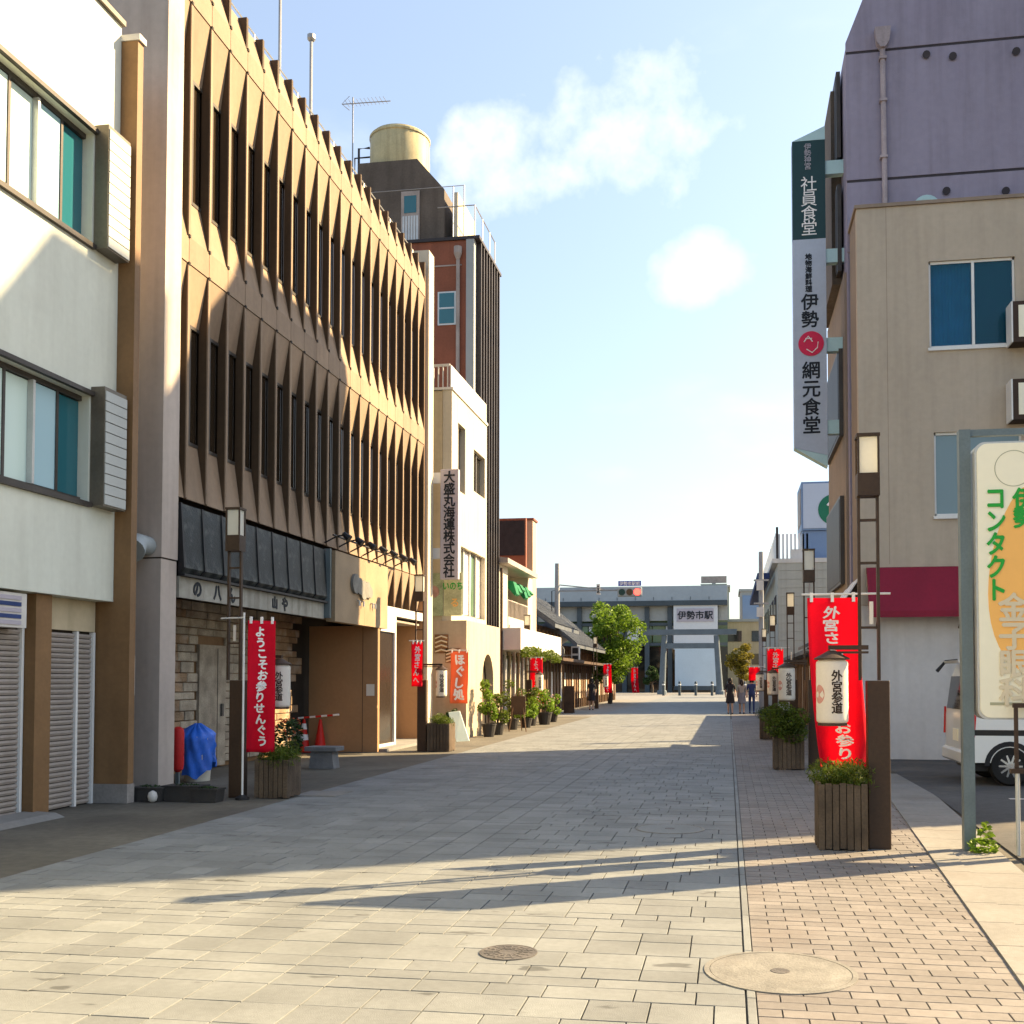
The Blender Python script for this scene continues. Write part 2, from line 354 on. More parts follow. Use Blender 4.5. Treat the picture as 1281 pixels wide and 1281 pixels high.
    def build(s, name, m, parent=None, bevel=0, auto=None):
        off = W[parent] if parent is not None else Vector((0, 0, 0))
        me = s.mesh(name, m, off); o = bpy.data.objects.new(name, me); col.objects.link(o)
        if parent is not None: o.parent = parent
        W[o] = off.copy()
        if bevel:
            b = bmesh.new(); b.from_mesh(me); bmesh.ops.bevel(b, geom=b.edges[:], offset=bevel, segments=1, affect='EDGES', clamp_overlap=True); b.to_mesh(me); b.free()
        if auto:
            for p in me.polygons: p.use_smooth = True
            me.set_sharp_from_angle(angle=R(auto))
        return o
_tags = set()
def tag(o, label=None, cat=None, group=None, kind=None):
    if label: o['label'] = label
    if cat: o['category'] = cat
    if group: o['group'] = group
    if kind: o['kind'] = kind
    return o
def thing(name, loc, label, cat, group=None):
    o = bpy.data.objects.new(name, None); col.objects.link(o); o.location = loc; W[o] = Vector(loc); o.empty_display_size = .2
    return tag(o, label, cat, group)
def piece(name, me, parent, loc, rot=None):           # a piece that shares its mesh with others alike; loc in world
    o = bpy.data.objects.new(name, me); col.objects.link(o); o.parent = parent; o.location = Vector(loc) - W[parent]
    if rot: o.rotation_euler = rot
    W[o] = Vector(loc)
    return o
def copy_tree(o, parent=None):
    c = o.copy(); col.objects.link(c)
    if parent is not None: c.parent = parent
    for ch in o.children: copy_tree(ch, c)
    return c
def box(name, m, parent, x0, x1, y0, y1, z0, z1, bevel=0):
    return MB().box(min(x0, x1), max(x0, x1), min(y0, y1), max(y0, y1), z0, z1).build(name, m, parent, bevel)

def text_mesh(s, size, extrude=.004, bold=0.0, vertical=False, spacing=1.0, res=3):
    c = bpy.data.curves.new('lettering', 'FONT'); c.body = '\n'.join(s) if vertical else s
    c.size = size; c.extrude = extrude; c.align_x = 'CENTER'; c.align_y = 'CENTER'; c.space_line = spacing; c.resolution_u = res
    o = bpy.data.objects.new('lettering', c); col.objects.link(o)
    dg = bpy.context.evaluated_depsgraph_get(); me = bpy.data.meshes.new_from_object(o.evaluated_get(dg))
    bpy.data.objects.remove(o); bpy.data.curves.remove(c)
    zs = [v.co for v in me.vertices]
    if zs:
        cy = (max(v.y for v in zs) + min(v.y for v in zs)) / 2; cx = (max(v.x for v in zs) + min(v.x for v in zs)) / 2
        for v in me.vertices: v.co = Vector((v.co.x - cx, v.co.z * -1, v.co.y - cy))   # stand it up facing -Y
        me.flip_normals()
    me.name = 'lettering'
    if bold and zs:                                   # heavier strokes: the outline repeated a hair apart
        bmv = [v.co.copy() for v in me.vertices]; polys = [tuple(p.vertices) for p in me.polygons]; nv = len(bmv); vs, fs = [], []
        for k, (dx, dz) in enumerate(((0, 0), (bold, 0), (-bold, 0), (0, bold), (0, -bold))):
            vs += [v + Vector((dx, -.0004 * k, dz)) for v in bmv]; fs += [tuple(i + k * nv for i in p) for p in polys]
        me = bpy.data.meshes.new('lettering'); me.from_pydata(vs, [], fs)
    return me
def lettering(s, size, m, parent, loc, face='-y', vertical=False, spacing=1.0, bold=0.0, warp=None, squash=(1, 1), extrude=.004):
    me = text_mesh(s, size, extrude, bold, vertical, spacing)
    for v in me.vertices:
        x, y, z = v.co.x * squash[0], v.co.y, v.co.z * squash[1]
        v.co = Vector((x, y, z)) if face == '-y' else Vector((-y, x, z))
        if warp: v.co = warp(v.co + Vector(loc)) - Vector(loc)
    me.materials.append(MT[m]); me.update()
    o = bpy.data.objects.new('lettering', me); col.objects.link(o); o.parent = parent; o.location = Vector(loc) - W[parent]
    return o

# ------------------------------------------------------------------ ground, road, paving
KERB_A, KERB_B = 1.08, .0705                          # the pavers' right edge drifts outwards with distance
def kx(y): return min(KERB_A + KERB_B * max(y, 0), 2.1)
ground = MB().add([(-600, -300, -.06), (600, -300, -.06), (600, 1500, -.06), (-600, 1500, -.06)], [(0, 1, 2, 3)]).build('ground', 'asphalt'); tag(ground, kind='structure')
RL, RR = -5.62, .075
SLAB_END = 44.0
road = MB().box(RL, RR, -8, 160, -.05, -.012).build('road', 'joint'); tag(road, kind='structure')
far_road = MB().box(RL + .01, RR - .01, SLAB_END, 160, -.01, -.002).build('road_surface', 'slab_mass', road)
lane = MB().box(-7.96, RL, -8, 43.4, -.05, -.004).build('pavement_left', 'pavement'); tag(lane, kind='structure')
MB().box(-14, RL, 43.41, 200, -.05, -.004).build('pavement_far', 'kerb')['kind'] = 'structure'
slabs = []; y = -6.0; k = 0
lr = random.Random(3)
cols_ = [RL + i * .2997 for i in range(20)]
while y < SLAB_END:
    d = (.15, .20, .15, .30, .20)[k % 5] if lr.random() < .85 else .30
    x = RL
    gx0, gx1 = cols_[8], cols_[11]
    while x < RR - .01:
        if gx0 - .01 <= x < gx1 - .01: w = .2997
        else:
            w = lr.choice((.2997, .2997, .45, .2997, .36))
            if k % 2 and x == RL: w = .15
            if x < gx0 and x + w > gx0 - .12: w = gx0 - x
        if x + w > RR - .12: w = RR - x
        slabs.append((x, x + w, y, y + d)); x += w
    y += d; k += 1
def shown(x0, x1, y0, y1):
    p = project(Vector(((x0 + x1) / 2, (y0 + y1) / 2, 0)))
    return p is not None and -20 < p[0] < 1300 and p[1] < 1290
def paving(rects, parent, name, gap, m_one, m_mass, limit, rng, ch):
    vis = sorted([r for r in rects if shown(*r)], key=lambda r: (r[2] + .4 * abs(r[0])))[:limit]; vs = set(vis); meshes = {}
    for r in vis:
        key = (round(r[1] - r[0], 2), round(r[3] - r[2], 2))
        if key not in meshes:
            a, b = (r[1] - r[0] - gap) / 2, (r[3] - r[2] - gap) / 2
            meshes[key] = MB().chamfer_box(-a, a, -b, b, -.012, 0, ch).mesh(name, m_one)
        piece(name, meshes[key], parent, ((r[0] + r[1]) / 2, (r[2] + r[3]) / 2, rng.uniform(-.0012, .0012)), (rng.uniform(-.002, .002), rng.uniform(-.002, .002), 0))
    mb = MB(); g = gap / 2
    for r in rects:
        if r in vs: continue
        z = rng.uniform(-.0015, .0015); t = rng.random()
        if r[2] < 22: mb.chamfer_box(r[0] + g, r[1] - g, r[2] + g, r[3] - g, -.012, z, ch, t)
        else: mb.add([(r[0] + g, r[2] + g, z), (r[1] - g, r[2] + g, z), (r[1] - g, r[3] - g, z), (r[0] + g, r[3] - g, z)], [(0, 1, 2, 3)], t)
    o = mb.build(name, m_mass, parent); o['kind'] = 'stuff'
paving(slabs, road, 'paving_slab', .008, 'slab', 'slab_mass', 300, random.Random(5), .0012)
pave_r = MB().add([(RR, -8, -.012), (kx(-8), -8, -.012), (kx(0), 0, -.012), (kx(14.5), 14.5, -.012), (2.1, 160, -.012), (RR, 160, -.012)], [(0, 1, 2, 3, 4, 5)]).build('pavement_right', 'joint'); tag(pave_r, kind='structure')
pv = []; y = -6.0; k = 0
while y < 40:
    x = RR + .05; first = True; edge = kx(y) + .008
    while x < edge - .02:
        w = .115 if (first and k % 2) else .23
        first = False
        w = min(w, edge - x)
        if w > .03: pv.append((x, x + w, y, y + .115))
        x += w
    y += .115; k += 1
paving(pv, pave_r, 'paver', .0065, 'paver', 'paver_mass', 300, random.Random(6), .0015)
eb = MB()
for i in range(52): eb.chamfer_box(RR + .006, RR + .047, -5.6 + i * .9, -4.708 + i * .9, -.012, .002, .002, (i * .37) % 1)
eb.build('edging_stone', 'slab_mass', pave_r)['kind'] = 'stuff'
box('far_surface', 'paver_mass', pave_r, RR + .05, 2.09, 40, 160, -.011, -.001)
# concrete gutter strips beyond the pavers
ks = MB().add([(kx(-6) , -6, -.02), (kx(-6) + .9, -6, -.02), (3.0, 21.0, -.02), (2.1, 21.0, -.02), (kx(14.5), 14.5, -.02)], [(0, 1, 2, 3, 4)]).build('kerb', 'pavement'); tag(ks, kind='structure')
for i in range(33):
    y0 = -2.0 + i * .6
    for (a, b, h) in ((-.015, .20, .012), (.206, .62, .004)):
        ya, yb = y0 + .004, y0 + .596
        w_ = MB().add([(kx(ya) + a, ya, -.03), (kx(ya) + b, ya, -.03), (kx(yb) + b, yb, -.03), (kx(yb) + a, yb, -.03),
                       (kx(ya) + a, ya, h), (kx(ya) + b, ya, h), (kx(yb) + b, yb, h), (kx(yb) + a, yb, h)],
                      [(3, 2, 1, 0), (4, 5, 6, 7), (0, 1, 5, 4), (1, 2, 6, 5), (2, 3, 7, 6), (3, 0, 4, 7)])
        w_.build('kerb_stone' if a < .1 else 'gutter_slab', 'kerb', ks)
lot = MB().add([(kx(-6) + .63, -6, -.004), (40, -6, -.004), (40, 21.0, -.004), (2.72, 21.0, -.004), (kx(14.5) + .63, 14.5, -.004)], [(0, 1, 2, 3, 4)]).build('parking_lot', 'asphalt_lot'); tag(lot, kind='structure')
for (x, y) in ((4.7, 13.2), (3.6, 14.3), (6.1, 14.2)):
    box('painted_line', 'white_paint', lot, x, x + .55, y, y + .08, -.003, .002)

def manhole(name, c, r, m_ring, m_lid, label, pattern=True):
    t = thing(name, (c[0], c[1], 0), label, 'manhole cover', None)
    MB().lathe([(r, 0), (r, .006), (r * .93, .0062), (r * .93, .003)], c[0], c[1], 44, False).build('rim', m_ring, t)
    MB().lathe([(r * .92, .0), (r * .92, .0052), (r * .2, .0056), (0.0001, .0056)], c[0], c[1], 44, False).build('lid', m_lid, t)
    if pattern:
        mb = MB()
        for q in range(3): mb.lathe([(r * (.3 + .2 * q), .0053), (r * (.3 + .2 * q), .0075), (r * (.33 + .2 * q), .0075), (r * (.33 + .2 * q), .0053)], c[0], c[1], 40, False)
        for q in range(16):
            a = q * math.pi / 8
            mb.box(-.004, .004, r * .35, r * .85, .0053, .0078)
            for v in mb.v[-8:]:
                x, y_ = v.x, v.y; v.x = c[0] + x * math.cos(a) - y_ * math.sin(a); v.y = c[1] + x * math.sin(a) + y_ * math.cos(a)
        mb.build('tread_pattern', m_lid, t)
    else: MB().lathe([(.05, .0056), (.05, .008), (.0001, .008)], c[0], c[1], 16, False).build('lid_boss', 'iron', t)
g_ = atZ(976, 1216); manhole('manhole_cover', g_, .40, 'iron_pale', 'iron_pale', 'large pale round manhole cover set across slabs and brick pavers in the foreground', False)
g_ = atZ(636, 1192); manhole('manhole_cover', g_, .165, 'iron', 'iron', 'small dark iron manhole cover in the sunlit slabs of the road')
g_ = atZ(838, 1037); manhole('manhole_cover', g_, .36, 'iron_pale', 'slab', 'pale round manhole cover lying in the shaded part of the road', False)
g_ = atZ(404, 993)
dc = thing('drain_cover', (g_.x, g_.y, 0), 'pale rectangular drain cover at the road edge near the wooden planter', 'drain cover')
box('frame', 'iron_pale', dc, g_.x - .3, g_.x + .3, g_.y - .32, g_.y + .32, -.002, .005)
box('lid', 'kerb', dc, g_.x - .26, g_.x + .26, g_.y - .28, g_.y + .28, -.001, .008)

# ------------------------------------------------------------------ left: cream corner building with roller shutters
def cream_building():
    t = thing('cream_building', (-7.66, 8.0, 0), 'cream rendered building with brown pilaster and two roller shutters at far left', 'building')
    XW, Y0, Y1 = -7.66, -3.0, 12.02
    win = [(3.70, 5.0), (6.87, 8.25)]; wy0, wy1 = 6.9, 11.46
    mb = MB(); xi = XW - .24
    zs = [2.53, win[0][0], win[0][1], win[1][0], win[1][1], 9.95]
    mb.box(xi, XW, Y0, Y1, 2.53, zs[1]).box(xi, XW, Y0, Y1, zs[2], zs[3]).box(xi, XW, Y0, Y1, zs[4], zs[5])
    for z0, z1 in win: mb.box(xi, XW, Y0, wy0, z0, z1); mb.box(xi, XW, wy1, Y1, z0, z1)
    mb.build('wall', 'cream', t)
    MB().box(-16, xi - .06, Y0, Y1 - .01, 0, 9.9).build('core', 'cream', t)
    box('coping', 'alu_bronze', t, -16, XW + .05, Y0, Y1 + .02, 9.952, 10.02)
    box('roof_soffit_line', 'alu_dark', t, xi, XW + .012, Y0, wy1 + .05, 8.252, 8.31)
    for wi, (z0, z1) in enumerate(win):
        w = MB().box(XW - .16, XW - .10, wy0, wy1, z0 + .0, z0 + .06).box(XW - .16, XW - .10, wy0, wy1, z1 - .06, z1).build('window', 'alu_dark', t)
        MB().box(XW - .10, XW + .05, wy0 - .02, wy1 + .02, z0 - .06, z0 - .002).build('sill', 'alu_dark', w)
        MB().box(XW - .02, XW + .06, wy0 - .02, wy1 + .02, z1 + .002, z1 + .055).build('drip_cap', 'alu_dark', w)
        n = 10; pw = (wy1 - wy0) / n
        for i in range(n):
            a = wy1 - (i + 1) * pw
            dx = .03 if i % 2 else 0
            MB().box(XW - .15 + dx - .02, XW - .144 + dx, a, a + pw, z0 + .07, z1 - .07).build('pane', 'glass_teal' if i == 0 else ('glass_frost_blue' if (i == 1) else 'glass_frost'), w)
            MB().box(XW - .15 + dx - .022, XW - .10 + dx, a - .02, a + .02, z0 + .06, z1 - .06).build('stile', 'alu_light' if i % 2 else 'alu_dark', w)
        # the sliding storm-shutter box at the end of the window
        b0, b1 = wy1 + .03, wy1 + .50; bx = XW + .185
        s = MB().box(XW + .004, bx, b0, b1, z0 - .04, z1 + .12).build('storm_shutter_box', 'alu_bronze', t)
        sh = (z1 - z0 + .10) / 11
        sm = MB().box(0, .012, -(b1 - b0) / 2 + .012, (b1 - b0) / 2 - .012, 0, sh - .012).mesh('slat', 'box_slat')
        for i in range(11): piece('slat', sm, s, (bx + .002, (b0 + b1) / 2, z0 - .02 + i * sh))
    box('pilaster', 'brown_paint', t, -8.2, -7.43, Y1 + .004, Y1 + .13, .24, 9.75)
    box('pilaster_cap', 'white_paint', t, -8.2, -7.40, Y1 - .01, Y1 + .15, 9.752, 9.83)
    box('plinth', 'plinth', t, -8.2, -7.42, Y1 - .02, Y1 + .14, 0, .238)
    box('alley_meter', 'white_paint', t, -7.56, -7.47, Y1 + .134, Y1 + .2, 1.35, 1.85)
    # shutters
    XS = -7.92
    def shutter(a, b, z1):
        mb = MB(); n = int((z1 - .0) / .062)
        for i in range(n):
            z = .01 + i * .062
            mb.prism([(XS - .02, z), (XS + .004, z + .004), (XS + .016, z + .03), (XS + .004, z + .054), (XS - .02, z + .058)], 'y', a, b)
        return mb.build('roller_shutter', 'shutter', t)
    for a, b in ((10.99, 11.62), (11.66, 11.96), (8.2, 9.3), (9.35, 10.62)):
        sh = shutter(a, b, 2.14)
        box('guide_rail', 'alu_white', sh, XS - .02, XS + .04, b - .005, b + .035, 0, 2.14)
    box('shutter_head', 'c_side', t, XS - .02, XS + .03, 8.2, 12.0, 2.145, 2.527)
    box('post', 'brown_paint', t, XS - .05, XS + .17, 10.67, 10.95, 0, 2.526)
    box('post', 'brown_paint', t, XS - .05, XS + .17, 7.9, 8.18, 0, 2.526)
    box('wall_low', 'cream', t, -8.0, -7.70, Y0, 7.88, 0, 2.529)
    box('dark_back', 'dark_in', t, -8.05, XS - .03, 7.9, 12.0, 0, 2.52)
    lv = thing('air_conditioner_grille', (-7.72, 10.1, 2.15), 'small striped grille box above the left roller shutter', 'grille')
    box('casing', 'white_paint', lv, -7.88, -7.70, 9.8, 10.44, 2.12, 2.50)
    for i in range(5): box('louvre', 'cloth_blue' if i % 2 else 'sign_grey', lv, -7.699, -7.688, 9.82, 10.34, 2.15 + i * .068, 2.15 + i * .068 + .045)
    rp = thing('concrete_ramp', (-7.5, 10.1, 0), 'low pale concrete threshold ramp in front of the roller shutter', 'ramp')
    MB().prism([(-7.86, -.003), (-7.40, -.003), (-7.52, .045), (-7.86, .06)], 'y', 9.0, 10.75).build('ramp_block', 'kerb', rp)
cream_building()

# ------------------------------------------------------------------ left: brown precast office with folded fins
def brown_building():
    XB, Y0, P, NB = -7.6, 13.055, .585, 21
    t = thing('fin_building', (XB, 19, 0), 'brown concrete office building with rows of folded vertical fins on the left', 'building')
    YE = Y0 + NB * P
    D = .125
    B2, B3 = (7.5, 7.9), (11.31, 11.69)
    # body
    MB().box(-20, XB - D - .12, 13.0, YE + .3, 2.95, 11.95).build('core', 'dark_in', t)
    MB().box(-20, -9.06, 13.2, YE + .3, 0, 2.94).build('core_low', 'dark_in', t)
    ew = MB().box(-20, XB + .03, 12.98, 13.40, 3.21, 12.5).build('end_wall', 'endwall', t)
    MB().box(-20, XB + .018, 12.99, 13.39, 0, 3.19).build('end_wall_base', 'endwall', t)
    MB().box(-20, XB + .005, 13.0, 13.38, 3.185, 3.215).build('joint_line', 'dark_in', t)
    box('end_column', 'c_wall', t, XB - .5, XB + .06, YE + .16, YE + .62, 0, 12.6)
    box('end_return', 'brown_wall', t, XB - 1.5, XB - .02, YE + .004, YE + .155, 0, 11.9)
    w = P - .065
    def fin(z0, z1, za, zb, d=D): return MB().prism([(0, z0), (0, z1), (-d, zb), (-d, za)], 'y', -.03, .03).mesh('fin', 'precast_fin_shaded')
    def panel(z_out, z_in, d=D, name='folded_panel'):
        s = .05 if z_in > z_out else -.05
        return MB().prism([(-.002, z_out), (-d, z_in), (-d - .05, z_in), (-.05, z_out - s * .0 )], 'y', -w / 2, w / 2).mesh(name, 'precast')
    rows = [(B2[1], B3[0], 8.50, 10.36), (4.12, B2[0], 4.95, 6.72)]
    fr = random.Random(2)
    for z0, z1, za, zb in rows:
        fm = fin(z0, z1, za, zb); hp = panel(z1, zb); sp = panel(z0, za)
        gm = MB().box(-.03, 0, -w / 2, w / 2, za + .04, zb - .04).mesh('pane', 'glass_brown')
        gf = MB().box(-.02, .03, -w / 2, w / 2, za, za + .05).box(-.02, .03, -w / 2, w / 2, zb - .05, zb).box(-.02, .03, -.02, .02, za + .05, zb - .05).mesh('window_frame', 'alu_dark')
        lip = MB().box(-.003, .02, -.028, .028, z0 + .01, z1 - .01).mesh('fin_edge', 'precast')
        for k in range(NB):
            yc = Y0 + (k + .5) * P
            if k: piece('fin', fm, t, (XB, Y0 + k * P, 0)); piece('fin_edge', lip, t, (XB, Y0 + k * P, 0))
            piece('head_panel', hp, t, (XB, yc, 0)); piece('sill_panel', sp, t, (XB, yc, 0))
            g = piece('window', gf, t, (XB - D - .02, yc, 0)); piece('pane', gm, g, (XB - D - .03, yc, 0))
        piece('fin', fm, t, (XB, YE, 0))
    bm = {}
    for (z0, z1) in (B2, B3):
        bmesh_ = MB().box(-.14, .012, -P / 2 + .006, P / 2 - .006, z0 + .008, z1 - .008).mesh('spandrel_block', 'precast')
        bolt = MB().box(0, .03, -.022, .022, -.022, .022).mesh('joint_plug', 'dark_in')
        for k in range(NB):
            piece('spandrel_block', bmesh_, t, (XB, Y0 + (k + .5) * P, 0))
            if k:
                for z in (z0, z1): piece('joint_plug', bolt, t, (XB, Y0 + k * P, z))
        box('spandrel_back', 'dark_in', t, XB - .3, XB - .145, Y0, YE, z0 - .1, z1 + .1)
    # parapet
    pf = MB().prism([(0, B3[1] + .01), (0, 12.22), (-.15, 12.22)], 'y', -.03, .03).mesh('parapet_fin', 'precast_fin_shaded')
    pp = MB().prism([(-.002, B3[1] + .01), (-.15, 12.22), (-.21, 12.22), (-.05, B3[1] + .01)], 'y', -w / 2, w / 2).mesh('parapet_panel', 'precast')
    for k in range(NB):
        piece('parapet_fin', pf, t, (XB, Y0 + (k + 1) * P, 0)); piece('parapet_panel', pp, t, (XB, Y0 + (k + .5) * P, 0))
    box('roof', 'weathered', t, -20, XB - .31, 13.41, YE, 11.96, 12.1)
    # short folded row above the glass entrance
    hp = panel(4.10, 3.22, .16); fm = MB().prism([(0, 4.10), (-.16, 3.22), (0, 3.22)], 'y', -.03, .03).mesh('fin', 'precast_fin_shaded')
    for k in range(15, NB):
        piece('head_panel', hp, t, (XB, Y0 + (k + .5) * P, 0)); piece('fin', fm, t, (XB, Y0 + k * P, 0))
    box('entrance_beam', 'white_paint', t, XB - .3, XB - .01, Y0 + 15 * P, YE, 3.02, 3.215)
    box('arcade_ceiling', 'ceiling', t, -9.05, XB - .1, 13.41, YE, 2.90, 2.945)
    # roof railing
    rail = MB()
    for i in range(14): rail.tube([(XB - .32, 13.6 + i * .9, 12.1), (XB - .32, 13.6 + i * .9, 12.55)], .015, 5)
    rail.tube([(XB - .32, 13.6, 12.55), (XB - .32, 25.3, 12.55)], .014, 5).tube([(XB - .32, 13.6, 12.36), (XB - .32, 25.3, 12.36)], .01, 5)
    rail.build('roof_railing', 'alu_light', t)
    # recessed shop front: stacked stone wall with a door, then the brown board wall
    XR = -8.95
    st = box('stone_wall', 'brown_paint', t, XR - .1, XR - .04, 13.41, 20.35, 0, 2.89)
    sr = random.Random(4); z = .08
    sms = {}
    while z < 2.75:
        h = sr.choice((.13, .16, .19)); yy = 14.4 + sr.uniform(0, .1)
        while yy < 20.3:
            wd = sr.choice((.30, .42, .55, .66))
            if 16.55 - wd < yy < 17.5 and z < 2.15:
                if yy < 16.35: wd = round(16.53 - yy, 2)
                else: yy = 17.52; continue
            key = (wd, h, yy > 15.7 and yy < 19)
            if key not in sms: sms[key] = MB().chamfer_box(-h / 2 + .006, h / 2 - .006, -wd / 2 + .006, wd / 2 - .006, 0, .05, .01).mesh('stone', 'stone_grey' if key[2] else 'stone')
            o = piece('stone', sms[key], st, (XR - .035 + sr.uniform(-.012, .012), yy + wd / 2, z + h / 2), (0, R(90), 0))
            yy += wd
        z += h
    dr = box('door', 'stone_grey', t, XR - .03, XR + .03, 16.55, 17.5, .03, 2.15)
    box('door_handle', 'iron', dr, XR + .031, XR + .07, 17.3, 17.36, .9, 1.12)
    box('door_seam', 'dark_in', dr, XR + .025, XR + .033, 17.18, 17.20, .05, 2.1)
    box('corner_strip', 'post_steel', t, -7.85, -7.72, 13.41, 13.5, 0, 2.74)
    # board wall standing square to the street
    bw = box('board_wall', 'brown_wall', t, -8.96, XB + .18, 21.35, 21.5, 0, 2.70)
    box('board_seam', 'dark_in', t, -7.75, -7.742, 21.344, 21.351, 0, 2.68)
    box('notice', 'paper', t, -7.66, -7.48, 21.338, 21.348, 1.2, 1.45)
    # entrance past the board wall
    fr_ = MB().box(XB - .08, XB + .06, 21.5, 21.58, 0, 3.0).box(XB - .08, XB + .06, 22.9, 23.0, 0, 3.0).box(XB - .08, XB + .06, 21.58, 22.9, 2.62, 3.0).box(XB - .08, XB + .05, 21.58, 22.9, 0, .12).build('entrance_frame', 'white_paint', t)
    box('glass_door', 'glass_brown', t, XB - .02, XB + .01, 21.58, 22.9, .12, 2.62)
    box('inner_wall', 'endwall', t, XB - .9, XB - .8, 23.0, YE, 0, 3.0)
    for yy in (23.6, 24.3): box('panel_joint', 'dark_in', t, XB - .805, XB - .795, yy, yy + .03, 0, 2.9)
    box('doorstep', 'kerb', t, XB - .8, XB + .35, 21.5, YE + .2, -.01, .06)
    box('arcade_floor', 'pavement', t, -9.0, -7.962, 13.41, 21.34, -.02, -.006)
    # signs on the fascia
    s = thing('slate_signboard', (XB, 16, 3.0), 'weathered dark slate signboard of leaning panels above the closed shop', 'signboard')
    y0, y1, n = 13.45, 18.75, 9; pw = (y1 - y0) / n
    sm = MB().prism([(.02, 0), (.09, .08), (.04, .98), (.02, .98)], 'y', -pw / 2 + .012, pw / 2 - .012).mesh('slate_panel', 'blackboard')
    rb = MB().prism([(.02, 0), (.115, .08), (.055, .99), (.02, .99)], 'y', -.022, .022).mesh('rib', 'black_plastic')
    for i in range(n):
        piece('slate_panel', sm, s, (XB, y0 + (i + .5) * pw, 3.04)); piece('rib', rb, s, (XB, y0 + i * pw, 3.035))
    box('end_board', 'post_steel', s, XB + .02, XB + .14, y1 - .01, y1 + .06, 2.72, 4.04)
    box('gutter', 'black_plastic', s, XB + .015, XB + .11, y0, y1 - .012, 3.0, 3.034)
    f = thing('shop_fascia', (XB, 16, 2.7), 'stained pale fascia with black brush lettering below the slate signboard', 'fascia')
    box('board', 'pale_fascia', f, XB - .02, XB + .03, 13.45, 18.72, 2.70, 2.998)
    for yc, sz, ch in ((13.95, .26, 'の'), (14.55, .24, '八'), (15.0, .26, 'ん'), (16.55, .22, '山'), (16.95, .26, 'や')):
        lettering(ch, sz, 'ink', f, (XB + .034, yc, 2.85), '+x', bold=.012)
    p = thing('plywood_fascia', (XB, 20.3, 2.6), 'pale plywood fascia box with a white cloud-shaped shop mark', 'fascia')
    for a, b in ((18.85, 20.5), (20.5, 21.95)): box('panel', 'plywood', p, XB + .02, XB + .20, a + .003, b - .003, 2.66, 4.02)
    mb = MB()
    for (dy, dz, r_) in ((-.38, .05, .2), (-.15, .02, .17), (.08, -.04, .2), (.3, -.02, .17), (.46, -.06, .12)): mb.disc((XB + .202 + .004 * abs(dy), 20.25 + dy, 3.42 + dz), r_, 'x', .05, 18)
    mb.build('shop_mark', 'iron_pale', p)
    for dy in (-.25, 0, .55, .7): MB().tube([(XB + .2, 20.3 + dy, 3.14), (XB + .25, 20.3 + dy, 3.14), (XB + .25, 20.3 + dy, 3.04)], .02, 6).build('hook', 'alu_light', p)
    # spotlights on a rail above the fascia
    q = thing('spotlight_rail', (XB, 21, 4.1), 'black rail of small spotlights above the plywood fascia', 'spotlights')
    MB().tube([(XB + .25, 18.6, 4.28), (XB + .25, 23.2, 4.28)], .018, 6).build('rail', 'black_plastic', q)
    for i in range(7):
        yy = 18.8 + i * .7
        MB().tube([(XB, yy, 4.16), (XB + .25, yy, 4.28), (XB + .42, yy, 4.30)], .016, 5).build('arm', 'black_plastic', q)
        MB().tube([(XB + .38, yy, 4.33), (XB + .50, yy, 4.22)], [.045, .075], 8).build('lamp_head', 'black_plastic', q)
    # rooftop masts
    for (px, py0, hgt, r_) in ((350, 62, 3.5, .03), (389, 110, 1.9, .035)):
        b = atX(px, py0, -8.6); b.z = 12.1
        a = thing('roof_mast', b, 'thin steel mast on the fin building roof, the %s of two' % ('taller' if px == 350 else 'shorter'), 'mast', 'masts on the fin building roof')
        MB().tube([b, b + Vector((0, 0, hgt + 1))], r_, 7).build('pole', 'steel', a)
        MB().lathe([(.06, hgt + 1 + b.z), (.09, hgt + 1.04 + b.z), (.09, hgt + 1.12 + b.z), (.02, hgt + 1.16 + b.z)], b.x, b.y, 8).build('cap', 'steel', a)
    # vent hood on the side wall
    v = thing('vent_hood', (-7.8, 12.9, 3.3), 'blue grey round vent hood on the side wall above the alley', 'vent')
    c = atY(181, 684, 12.9)
    MB().tube([(c.x, 12.97, c.z + .02), (c.x, 12.72, c.z + .02), (c.x + .03, 12.55, c.z - .09)], [.13, .14, .17], 14).build('hood', 'grey_paint', v, auto=40)
    return YE
YE = brown_building()

